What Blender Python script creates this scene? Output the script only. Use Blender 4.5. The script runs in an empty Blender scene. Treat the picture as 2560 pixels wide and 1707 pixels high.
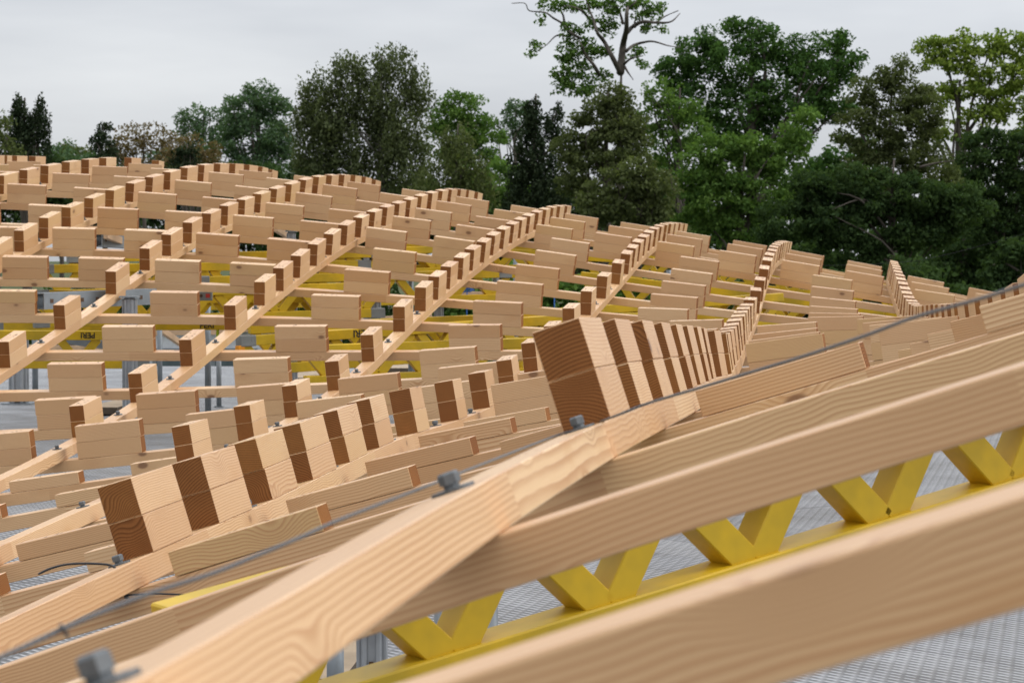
import bpy, bmesh, math, random
import numpy as np
from mathutils import Vector, Matrix, Quaternion

# ------------------------------------------------------------------ scene, camera, sky, sun
S = bpy.context.scene
COL = S.collection
FPX = 6101.1                      # focal length in pixels of the 2560 px wide photograph
CAMZ = 3.2                     # camera height above the ground
PITCH = math.radians(2.0)      # camera looks slightly down
cam_d = bpy.data.cameras.new('camera'); cam = bpy.data.objects.new('camera', cam_d); COL.objects.link(cam)
cam.location = (0, 0, CAMZ); cam.rotation_euler = (math.radians(90) - PITCH, 0, 0)
cam_d.sensor_width = 36.0; cam_d.lens = 36.0 * FPX / 2560.0
cam_d.clip_start = 0.05; cam_d.clip_end = 2000
cam_d.dof.use_dof = True; cam_d.dof.focus_distance = 7.0; cam_d.dof.aperture_fstop = 17.0
S.camera = cam

SUN_DIR = Vector((0.93, 0.10, 0.72)).normalized()     # from the scene towards the bright part of the sky
W = bpy.data.worlds.new('World'); S.world = W; W.use_nodes = True
nt = W.node_tree; nt.nodes.clear()
def N(t, kind, **kw):
    n = t.nodes.new(kind)
    for k, v in kw.items(): setattr(n, k, v)
    return n
wo = N(nt, 'ShaderNodeOutputWorld'); bg = N(nt, 'ShaderNodeBackground'); bg.inputs['Strength'].default_value = 0.1
sky = N(nt, 'ShaderNodeTexSky', sky_type='NISHITA', sun_disc=False)
sky.sun_elevation = math.asin(SUN_DIR.z); sky.sun_rotation = math.atan2(SUN_DIR.x, SUN_DIR.y)
tc = N(nt, 'ShaderNodeTexCoord'); sep = N(nt, 'ShaderNodeSeparateXYZ'); nt.links.new(tc.outputs['Generated'], sep.inputs[0])
# overcast: cloud layer thickest brightness overhead, soft grey bands low down
mp = N(nt, 'ShaderNodeMapping'); mp.inputs['Scale'].default_value = (2.2, 2.2, 11.0); mp.inputs['Location'].default_value = (0.35, 0.2, 0.1)
nt.links.new(tc.outputs['Generated'], mp.inputs[0])
cn = N(nt, 'ShaderNodeTexNoise'); cn.inputs['Scale'].default_value = 1.5; cn.inputs['Detail'].default_value = 5; cn.inputs['Roughness'].default_value = 0.5
nt.links.new(mp.outputs[0], cn.inputs['Vector'])
cr = N(nt, 'ShaderNodeValToRGB'); cr.color_ramp.elements[0].position = 0.30; cr.color_ramp.elements[1].position = 0.70
cr.color_ramp.elements[0].color = (3.45, 3.62, 3.98, 1); cr.color_ramp.elements[1].color = (5.45, 5.58, 5.76, 1)
nt.links.new(cn.outputs['Fac'], cr.inputs[0])
zr = N(nt, 'ShaderNodeMapRange'); zr.inputs['From Min'].default_value = 0.0; zr.inputs['From Max'].default_value = 0.9
zr.inputs['To Min'].default_value = 1.0; zr.inputs['To Max'].default_value = 3.0
nt.links.new(sep.outputs['Z'], zr.inputs['Value'])
# the cloud is brighter round the hidden sun
dt = N(nt, 'ShaderNodeVectorMath', operation='DOT_PRODUCT'); dt.inputs[1].default_value = SUN_DIR; nt.links.new(tc.outputs['Generated'], dt.inputs[0])
gr = N(nt, 'ShaderNodeMapRange', interpolation_type='SMOOTHSTEP'); gr.inputs['From Min'].default_value = -1.0; gr.inputs['From Max'].default_value = 1.0
gr.inputs['To Min'].default_value = 0.80; gr.inputs['To Max'].default_value = 1.16; nt.links.new(dt.outputs['Value'], gr.inputs['Value'])
ml = N(nt, 'ShaderNodeMath', operation='MULTIPLY'); nt.links.new(zr.outputs[0], ml.inputs[0]); nt.links.new(gr.outputs[0], ml.inputs[1])
vm = N(nt, 'ShaderNodeVectorMath', operation='SCALE'); nt.links.new(cr.outputs[0], vm.inputs[0]); nt.links.new(ml.outputs[0], vm.inputs['Scale'])
mx = N(nt, 'ShaderNodeMix', data_type='RGBA'); mx.inputs['Factor'].default_value = 0.93
nt.links.new(sky.outputs[0], mx.inputs['A']); nt.links.new(vm.outputs[0], mx.inputs['B'])
nt.links.new(mx.outputs['Result'], bg.inputs['Color']); nt.links.new(bg.outputs[0], wo.inputs[0])

sd = bpy.data.lights.new('sun', 'SUN'); sd.energy = 1.2; sd.angle = math.radians(32); sd.color = (1.0, 0.985, 0.97)
sun = bpy.data.objects.new('sun', sd); COL.objects.link(sun); sun.rotation_euler = SUN_DIR.to_track_quat('Z', 'Y').to_euler()
S.view_settings.view_transform = 'Standard'; S.view_settings.look = 'None'
S.view_settings.exposure = 0.38; S.view_settings.gamma = 1.0; S.view_settings.use_curve_mapping = False
S.render.engine = 'CYCLES'; S.cycles.use_denoising = True
S.cycles.max_bounces = 6; S.cycles.transparent_max_bounces = 4

# ------------------------------------------------------------------ helpers
RNG = random.Random(7); NR = np.random.default_rng(11)
cp, sp = math.cos(PITCH), math.sin(PITCH)
def tow(p):            # camera-frame (right, forward, up) -> world
    x, y, z = p
    return Vector((x, y * cp + z * sp, CAMZ - y * sp + z * cp))
def at(x, y, d):       # point seen at pixel (x, y) of the photograph, d metres in front of the camera
    return tow(((x - 1280) / FPX * d, d, -(y - 853.5) / FPX * d))
def onplane(x, y, z):  # point on the horizontal plane z seen at pixel (x, y)
    v = at(x, y, 1.0) - Vector((0, 0, CAMZ)); k = (z - CAMZ) / v.z
    return Vector((0, 0, CAMZ)) + v * k
def tag(o, label=None, cat=None, group=None, kind=None):
    if label: o['label'] = label
    if cat: o['category'] = cat
    if group: o['group'] = group
    if kind: o['kind'] = kind
    return o
def obj(name, me, mat=None, parent=None):
    o = bpy.data.objects.new(name, me); COL.objects.link(o)
    if mat is not None:
        for m in (mat if isinstance(mat, (list, tuple)) else [mat]): me.materials.append(m)
    if parent: o.parent = parent
    return o
def empty(name, loc=(0, 0, 0)):
    o = bpy.data.objects.new(name, None); COL.objects.link(o); o.location = loc; o.empty_display_size = 0.1
    return o
def mesh_of(bm, name, smooth=False):
    bmesh.ops.recalc_face_normals(bm, faces=bm.faces[:])
    me = bpy.data.meshes.new(name); bm.to_mesh(me); bm.free()
    if smooth: me.polygons.foreach_set('use_smooth', [True] * len(me.polygons))
    return me
def box(bm, c, sx, sy, sz, X=Vector((1, 0, 0)), Y=Vector((0, 1, 0)), Z=Vector((0, 0, 1)), mi=0, bev=0.0):
    vs = []
    for a in (-.5, .5):
        for b in (-.5, .5):
            for d in (-.5, .5):
                vs.append(bm.verts.new(Vector(c) + X * sx * a + Y * sy * b + Z * sz * d))
    fs = []
    for q in ((0, 1, 3, 2), (4, 6, 7, 5), (0, 4, 5, 1), (2, 3, 7, 6), (0, 2, 6, 4), (1, 5, 7, 3)):
        f = bm.faces.new([vs[k] for k in q]); f.material_index = mi; fs.append(f)
    if bev:
        es = list({e for f in fs for e in f.edges})
        bmesh.ops.bevel(bm, geom=es, offset=bev, segments=1, affect='EDGES', profile=0.5)
    return fs
def bar(bm, p, q, w, h, up=Vector((0, 0, 1)), mi=0, bev=0.0):   # straight bar from p to q, w across, h along up
    p, q = Vector(p), Vector(q); X = (q - p).normalized(); Y = up.cross(X).normalized(); Z = X.cross(Y)
    box(bm, (p + q) / 2, (q - p).length, w, h, X, Y, Z, mi, bev)
def tube(bm, pts, radii, seg=8, cap=True, mi=0):
    pts = [Vector(p) for p in pts]; rings = []
    u = None
    for k, p in enumerate(pts):
        t = (pts[min(k + 1, len(pts) - 1)] - pts[max(k - 1, 0)]).normalized()
        if u is None:
            u = t.orthogonal().normalized()
        u = (u - t * u.dot(t)).normalized(); v = t.cross(u)
        r = radii[k] if isinstance(radii, (list, tuple)) else radii
        rings.append([bm.verts.new(p + (u * math.cos(2 * math.pi * s / seg) + v * math.sin(2 * math.pi * s / seg)) * r) for s in range(seg)])
    for a, b in zip(rings, rings[1:]):
        for s in range(seg):
            f = bm.faces.new((a[s], a[(s + 1) % seg], b[(s + 1) % seg], b[s])); f.material_index = mi; f.smooth = True
    if cap:
        for r in (rings[0], rings[-1]):
            f = bm.faces.new(r); f.material_index = mi
def spline(pts, n):
    pts = [Vector(p) for p in pts]; out = []
    E = [pts[0] * 2 - pts[1]] + pts + [pts[-1] * 2 - pts[-2]]
    for k in range(len(pts) - 1):
        p0, p1, p2, p3 = E[k:k + 4]
        for s in range(n):
            t = s / n
            out.append(0.5 * ((2 * p1) + (p2 - p0) * t + (2 * p0 - 5 * p1 + 4 * p2 - p3) * t * t + (3 * p1 - p0 - 3 * p2 + p3) * t ** 3))
    out.append(pts[-1]); return out
def copy_tree(o, parent=None):
    c = o.copy(); COL.objects.link(c); c.parent = parent
    for ch in list(o.children): copy_tree(ch, c)
    return c
ONES = ['zeroth', 'first', 'second', 'third', 'fourth', 'fifth', 'sixth', 'seventh', 'eighth', 'ninth', 'tenth', 'eleventh', 'twelfth', 'thirteenth', 'fourteenth', 'fifteenth', 'sixteenth', 'seventeenth', 'eighteenth', 'nineteenth', 'twentieth']
TENS = {2: 'twenty', 3: 'thirty'}
def ordw(n):
    if n <= 20: return ONES[n]
    return 'thirtieth' if n == 30 else TENS[n // 10] + '-' + ONES[n % 10]

# ------------------------------------------------------------------ materials
def math_n(t, op, a, b=None, c=None):
    n = N(t, 'ShaderNodeMath', operation=op)
    for k, v in enumerate((a, b, c)):
        if v is None: continue
        if isinstance(v, (int, float)): n.inputs[k].default_value = v
        else: t.links.new(v, n.inputs[k])
    return n.outputs[0]
def ramp(t, fac, stops, interp='LINEAR'):
    n = N(t, 'ShaderNodeValToRGB'); r = n.color_ramp; r.interpolation = interp
    while len(r.elements) < len(stops): r.elements.new(0.5)
    for e, (p, c) in zip(r.elements, stops):
        e.position = p; e.color = (*c, 1) if len(c) == 3 else c
    t.links.new(fac, n.inputs[0]); return n.outputs[0]
def mixc(t, fac, a, b, mode='MIX'):
    n = N(t, 'ShaderNodeMix', data_type='RGBA', blend_type=mode)
    for k, v in (('Factor', fac), ('A', a), ('B', b)):
        if isinstance(v, (int, float)): n.inputs[k].default_value = v
        elif isinstance(v, tuple): n.inputs[k].default_value = (*v, 1)
        else: t.links.new(v, n.inputs[k])
    return n.outputs['Result']
def base_mat(name, rough=0.6, metal=0.0, spec=0.3):
    m = bpy.data.materials.new(name); m.use_nodes = True; t = m.node_tree
    b = t.nodes['Principled BSDF']; b.inputs['Roughness'].default_value = rough; b.inputs['Metallic'].default_value = metal
    b.inputs['Specular IOR Level'].default_value = spec
    return m, t, b
def noise(t, vec, scale, detail=2.0, rough=0.5, dim='3D'):
    n = N(t, 'ShaderNodeTexNoise', noise_dimensions=dim); n.inputs['Scale'].default_value = scale
    n.inputs['Detail'].default_value = detail; n.inputs['Roughness'].default_value = rough
    if vec is not None: t.links.new(vec, n.inputs['Vector'])
    return n.outputs['Fac'], n.outputs['Color']

def larch(name, end=False, lath=False):
    """sawn larch: growth rings round an off-centre pith, so faces show lines or flames and ends show arcs"""
    m, t, b = base_mat(name, 0.40 if not end else 0.75, 0, 0.5 if not end else 0.15)
    if lath:
        at_ = N(t, 'ShaderNodeAttribute', attribute_name='grain'); vec = at_.outputs['Vector']
        rn = N(t, 'ShaderNodeAttribute', attribute_name='seg').outputs['Fac']
    else:
        vec = N(t, 'ShaderNodeTexCoord').outputs['Object']
        rn = N(t, 'ShaderNodeObjectInfo').outputs['Random']
    wn = N(t, 'ShaderNodeTexWhiteNoise', noise_dimensions='1D'); t.links.new(math_n(t, 'MULTIPLY', rn, 91.7), wn.inputs['W'])
    cs = N(t, 'ShaderNodeSeparateColor'); t.links.new(wn.outputs['Color'], cs.inputs[0]); r1, r2, r3 = cs.outputs
    wv = wn.outputs['Value']
    off = N(t, 'ShaderNodeCombineXYZ'); t.links.new(math_n(t, 'MULTIPLY', r1, 37.0), off.inputs[0]); t.links.new(math_n(t, 'MULTIPLY', r2, 3.0), off.inputs[1])
    p = N(t, 'ShaderNodeVectorMath', operation='ADD'); t.links.new(vec, p.inputs[0]); t.links.new(off.outputs[0], p.inputs[1])
    stretch = N(t, 'ShaderNodeVectorMath', operation='MULTIPLY'); stretch.inputs[1].default_value = (1.0, 1.25, 1.25); t.links.new(p.outputs[0], stretch.inputs[0])
    _, wc = noise(t, stretch.outputs[0], 3.4, 2.5, 0.55)
    wsep = N(t, 'ShaderNodeSeparateColor'); t.links.new(wc, wsep.inputs[0])
    sx = N(t, 'ShaderNodeSeparateXYZ'); t.links.new(vec, sx.inputs[0])
    # pith position: sideways anywhere, usually below the piece
    py = math_n(t, 'MULTIPLY', math_n(t, 'SUBTRACT', r3, 0.5), 0.16); pz = math_n(t, 'MULTIPLY_ADD', r2, 0.080, 0.030)
    amp = math_n(t, 'MULTIPLY_ADD', math_n(t, 'MULTIPLY', wv, wv), 0.046, 0.006)
    yy = math_n(t, 'ADD', math_n(t, 'SUBTRACT', sx.outputs[1], py), math_n(t, 'MULTIPLY', math_n(t, 'SUBTRACT', wsep.outputs[0], 0.5), amp))
    zz = math_n(t, 'ADD', math_n(t, 'ADD', sx.outputs[2], pz), math_n(t, 'MULTIPLY', math_n(t, 'SUBTRACT', wsep.outputs[1], 0.5), amp))
    rad = math_n(t, 'SQRT', math_n(t, 'ADD', math_n(t, 'MULTIPLY', yy, yy), math_n(t, 'MULTIPLY', zz, zz)))
    # knots: sparse spots with the rings bending round them
    ks = N(t, 'ShaderNodeVectorMath', operation='MULTIPLY'); ks.inputs[1].default_value = (3.7, 6.2, 6.2); t.links.new(p.outputs[0], ks.inputs[0])
    vo = N(t, 'ShaderNodeTexVoronoi', feature='F1'); vo.inputs['Scale'].default_value = 1.0; t.links.new(ks.outputs[0], vo.inputs['Vector'])
    kd = vo.outputs['Distance']
    kz = N(t, 'ShaderNodeMapRange', interpolation_type='SMOOTHSTEP'); t.links.new(kd, kz.inputs['Value'])
    kz.inputs['From Min'].default_value = 0.30; kz.inputs['From Max'].default_value = 0.05; kz.inputs['To Min'].default_value = 0; kz.inputs['To Max'].default_value = 1
    rad2 = math_n(t, 'ADD', rad, math_n(t, 'MULTIPLY', kz.outputs[0], 0.020))
    fq = math_n(t, 'MULTIPLY_ADD', wv, 90.0, 150.0)
    ring = math_n(t, 'FRACT', math_n(t, 'MULTIPLY', rad2, fq))
    lw = N(t, 'ShaderNodeMapRange', interpolation_type='SMOOTHSTEP'); t.links.new(ring, lw.inputs['Value'])
    lw.inputs['From Min'].default_value = 0.25; lw.inputs['From Max'].default_value = 0.93
    edge = N(t, 'ShaderNodeMapRange'); t.links.new(ring, edge.inputs['Value']); edge.inputs['From Min'].default_value = 1.0; edge.inputs['From Max'].default_value = 0.95
    late = math_n(t, 'MULTIPLY', lw.outputs[0], edge.outputs[0])
    # slow change of latewood strength along and across, fine fibre streaks
    slow, _ = noise(t, stretch.outputs[0], 2.0, 1.0)
    fs = N(t, 'ShaderNodeVectorMath', operation='MULTIPLY'); fs.inputs[1].default_value = (7.0, 260.0, 260.0); t.links.new(p.outputs[0], fs.inputs[0])
    fib, _ = noise(t, fs.outputs[0], 1.0, 2.0)
    if end:
        c0 = ramp(t, r1, [(0.0, (0.300, 0.125, 0.038)), (0.5, (0.265, 0.108, 0.034)), (1.0, (0.35, 0.155, 0.046))])
        c1 = mixc(t, 1.0, c0, (0.42, 0.36, 0.32), 'MULTIPLY')
        col = mixc(t, math_n(t, 'MULTIPLY', late, 0.75), c0, c1)
        st, _ = noise(t, stretch.outputs[0], 18.0, 3.0)
        col = mixc(t, math_n(t, 'MULTIPLY', st, 0.55), col, mixc(t, 1.0, col, (0.55, 0.50, 0.48), 'MULTIPLY'))
    else:
        c0 = ramp(t, r1, [(0.0, (0.710, 0.485, 0.270)), (0.3, (0.640, 0.405, 0.215)), (0.55, (0.575, 0.345, 0.172)), (0.8, (0.690, 0.455, 0.245)), (1.0, (0.615, 0.400, 0.185))])
        c1 = ramp(t, r2, [(0.0, (0.440, 0.215, 0.090)), (1.0, (0.470, 0.245, 0.105))])
        f = math_n(t, 'MULTIPLY', late, math_n(t, 'MULTIPLY_ADD', slow, 0.9, 0.25))
        col = mixc(t, f, c0, c1)
        col = mixc(t, math_n(t, 'MULTIPLY', math_n(t, 'SUBTRACT', 1.0, fib), 0.30), col, mixc(t, 1.0, col, (0.80, 0.72, 0.64), 'MULTIPLY'))
        kc = N(t, 'ShaderNodeMapRange', interpolation_type='SMOOTHSTEP'); t.links.new(kd, kc.inputs['Value'])
        kc.inputs['From Min'].default_value = 0.105; kc.inputs['From Max'].default_value = 0.055
        col = mixc(t, math_n(t, 'MULTIPLY', kz.outputs[0], 0.30), col, (0.42, 0.22, 0.10))
        col = mixc(t, math_n(t, 'MULTIPLY', kc.outputs[0], 0.80), col, (0.16, 0.070, 0.032))
        # resin and weather stains
        stv = N(t, 'ShaderNodeVectorMath', operation='MULTIPLY'); stv.inputs[1].default_value = (3.0, 8.0, 8.0); t.links.new(p.outputs[0], stv.inputs[0])
        st, _ = noise(t, stv.outputs[0], 1.3, 3.0)
        sm = N(t, 'ShaderNodeMapRange', interpolation_type='SMOOTHSTEP'); t.links.new(st, sm.inputs['Value']); sm.inputs['From Min'].default_value = 0.58; sm.inputs['From Max'].default_value = 0.80
        col = mixc(t, math_n(t, 'MULTIPLY', sm.outputs[0], 0.45), col, (0.50, 0.26, 0.10))
    t.links.new(col, b.inputs['Base Color'])
    bp = N(t, 'ShaderNodeBump'); bp.inputs['Strength'].default_value = 0.25; bp.inputs['Distance'].default_value = 0.001
    t.links.new(math_n(t, 'ADD', fib, math_n(t, 'MULTIPLY', late, 0.5)), bp.inputs['Height']); t.links.new(bp.outputs[0], b.inputs['Normal'])
    return m
M_BLOCK = larch('larch_block'); M_END = larch('larch_end_grain', end=True); M_LATH = larch('larch_lath', lath=True)
def plain(name, col, rough=0.6, metal=0.0, var=0.25, scale=9.0, col2=None, spec=0.4):
    m, t, b = base_mat(name, rough, metal, spec)
    v = N(t, 'ShaderNodeTexCoord').outputs['Object']
    f, _ = noise(t, v, scale, 4.0, 0.6)
    c2 = col2 or tuple(c * (1 - var) for c in col)
    mr = N(t, 'ShaderNodeMapRange'); t.links.new(f, mr.inputs['Value']); mr.inputs['From Min'].default_value = 0.35; mr.inputs['From Max'].default_value = 0.68
    t.links.new(mixc(t, mr.outputs[0], col, c2), b.inputs['Base Color'])
    return m
M_HOLE = plain('nail_hole', (0.10, 0.055, 0.03), 0.8)
M_BOLT = plain('galvanised_bolt', (0.155, 0.165, 0.17), 0.5, 0.5, 0.35, 60)
M_YEL = plain('girder_yellow', (0.62, 0.385, 0.006), 0.5, 0, 0.3, 5.0, (0.40, 0.27, 0.012))
M_GALV = plain('galvanised_steel', (0.26, 0.29, 0.31), 0.5, 0.4, 0.3, 8)
M_ALU = plain('weathered_aluminium', (0.36, 0.38, 0.40), 0.45, 0.4, 0.3, 6)
M_PLY = plain('plywood', (0.42, 0.32, 0.21), 0.7, 0, 0.3, 4)
M_PLYEDGE = plain('plywood_edge', (0.11, 0.085, 0.06), 0.8)
M_PINE = plain('site_timber', (0.55, 0.37, 0.22), 0.7, 0, 0.25, 6)
M_BLACK = plain('black_plastic', (0.018, 0.018, 0.019), 0.4)
M_INK = plain('black_paint', (0.015, 0.015, 0.015), 0.7)
M_BLUE = plain('blue_rope', (0.05, 0.18, 0.55), 0.6)
M_ORANGE = plain('orange_paint', (0.75, 0.28, 0.01), 0.5)
M_RED = plain('red_sticker', (0.5, 0.04, 0.03), 0.5)
M_LIME = plain('lime_tape', (0.62, 0.85, 0.02), 0.5)
M_GREYPLATE = plain('grey_end_plate', (0.24, 0.25, 0.24), 0.5, 0.35, 0.2, 14)
M_WHITE = plain('white_sheet', (0.70, 0.72, 0.74), 0.6)

# ------------------------------------------------------------------ ground and working deck
GROUND_Z = 0.0; DECK_Z = CAMZ - 1.15
def sheet(name, verts, mat):
    me = bpy.data.meshes.new(name); me.from_pydata(verts, [], [tuple(range(len(verts)))]); return obj(name, me, mat)
m, t, b = base_mat('grass_and_earth', 0.95, 0, 0.1)
v = N(t, 'ShaderNodeTexCoord').outputs['Object']; f1, _ = noise(t, v, 0.25, 5.0, 0.6)
t.links.new(ramp(t, f1, [(0.35, (0.035, 0.055, 0.018)), (0.6, (0.075, 0.085, 0.035)), (0.75, (0.12, 0.10, 0.065))]), b.inputs['Base Color'])
tag(sheet('ground', [(-900, -200, GROUND_Z), (900, -200, GROUND_Z), (900, 1500, GROUND_Z), (-900, 1500, GROUND_Z)], m), kind='structure')

# perforated aluminium deck planks, long side running away to the lower right of the view
m, t, b = base_mat('deck_planks', 0.6, 0.0, 0.3)
v = N(t, 'ShaderNodeTexCoord').outputs['Object']; s = N(t, 'ShaderNodeSeparateXYZ'); t.links.new(v, s.inputs[0]); u_, v_ = s.outputs[0], s.outputs[1]
row = math_n(t, 'MULTIPLY', v_, 1 / 0.034); fr = math_n(t, 'FRACT', row); rid = math_n(t, 'FLOOR', row)
cell = math_n(t, 'FRACT', math_n(t, 'ADD', math_n(t, 'MULTIPLY', u_, 1 / 0.052), math_n(t, 'MULTIPLY', rid, 0.5)))
hole = math_n(t, 'MULTIPLY', math_n(t, 'LESS_THAN', math_n(t, 'ABSOLUTE', math_n(t, 'SUBTRACT', fr, 0.5)), 0.20), math_n(t, 'LESS_THAN', math_n(t, 'ABSOLUTE', math_n(t, 'SUBTRACT', cell, 0.5)), 0.32))
rim = math_n(t, 'MULTIPLY', math_n(t, 'GREATER_THAN', fr, 0.72), math_n(t, 'LESS_THAN', math_n(t, 'ABSOLUTE', math_n(t, 'SUBTRACT', cell, 0.5)), 0.36))
seam = math_n(t, 'LESS_THAN', math_n(t, 'FRACT', math_n(t, 'MULTIPLY', v_, 1 / 0.34)), 0.035)
seamx = math_n(t, 'LESS_THAN', math_n(t, 'FRACT', math_n(t, 'MULTIPLY', u_, 1 / 2.57)), 0.012)
dn, _ = noise(t, v, 2.2, 5.0, 0.65)
pl = N(t, 'ShaderNodeTexWhiteNoise', noise_dimensions='1D'); t.links.new(math_n(t, 'FLOOR', math_n(t, 'MULTIPLY', v_, 1 / 0.34)), pl.inputs['W'])
basec = mixc(t, pl.outputs['Value'], (0.205, 0.210, 0.218), (0.285, 0.290, 0.295))
basec = mixc(t, ramp(t, dn, [(0.42, (0, 0, 0)), (0.72, (1, 1, 1))]), basec, (0.10, 0.095, 0.085))
c = mixc(t, math_n(t, 'MULTIPLY', rim, 0.5), basec, (0.60, 0.62, 0.64))
c = mixc(t, math_n(t, 'MULTIPLY', hole, 0.85), c, (0.10, 0.105, 0.11))
c = mixc(t, math_n(t, 'MULTIPLY', math_n(t, 'MAXIMUM', seam, seamx), 0.5), c, (0.07, 0.07, 0.075))
t.links.new(c, b.inputs['Base Color'])
bm = bmesh.new(); box(bm, (0, 0, -0.04), 80, 80, 0.08)
# cut to a platform: simple slab in its own rotated frame
dk = obj('deck', mesh_of(bm, 'deck'), m); tag(dk, kind='structure')
bm = bmesh.new()
ang = math.atan2(-0.77, 0.64)
ca, sa = math.cos(-ang), math.sin(-ang)
corners = [(-9, -3), (12, -3), (12, 25.5), (-9, 25.5)]
top = [bm.verts.new((x * ca - y * sa, x * sa + y * ca, 0)) for x, y in corners]; bot = [bm.verts.new((q.co.x, q.co.y, -0.08)) for q in top]
bm.faces.new(top); bm.faces.new(bot[::-1])
for k in range(4): bm.faces.new((top[k], bot[k], bot[(k + 1) % 4], top[(k + 1) % 4]))
old = dk.data; dk.data = mesh_of(bm, 'deck_slab'); dk.data.materials.append(m); bpy.data.meshes.remove(old)
dk.location = (0, 0, DECK_Z); dk.rotation_euler = (0, 0, ang)

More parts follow.
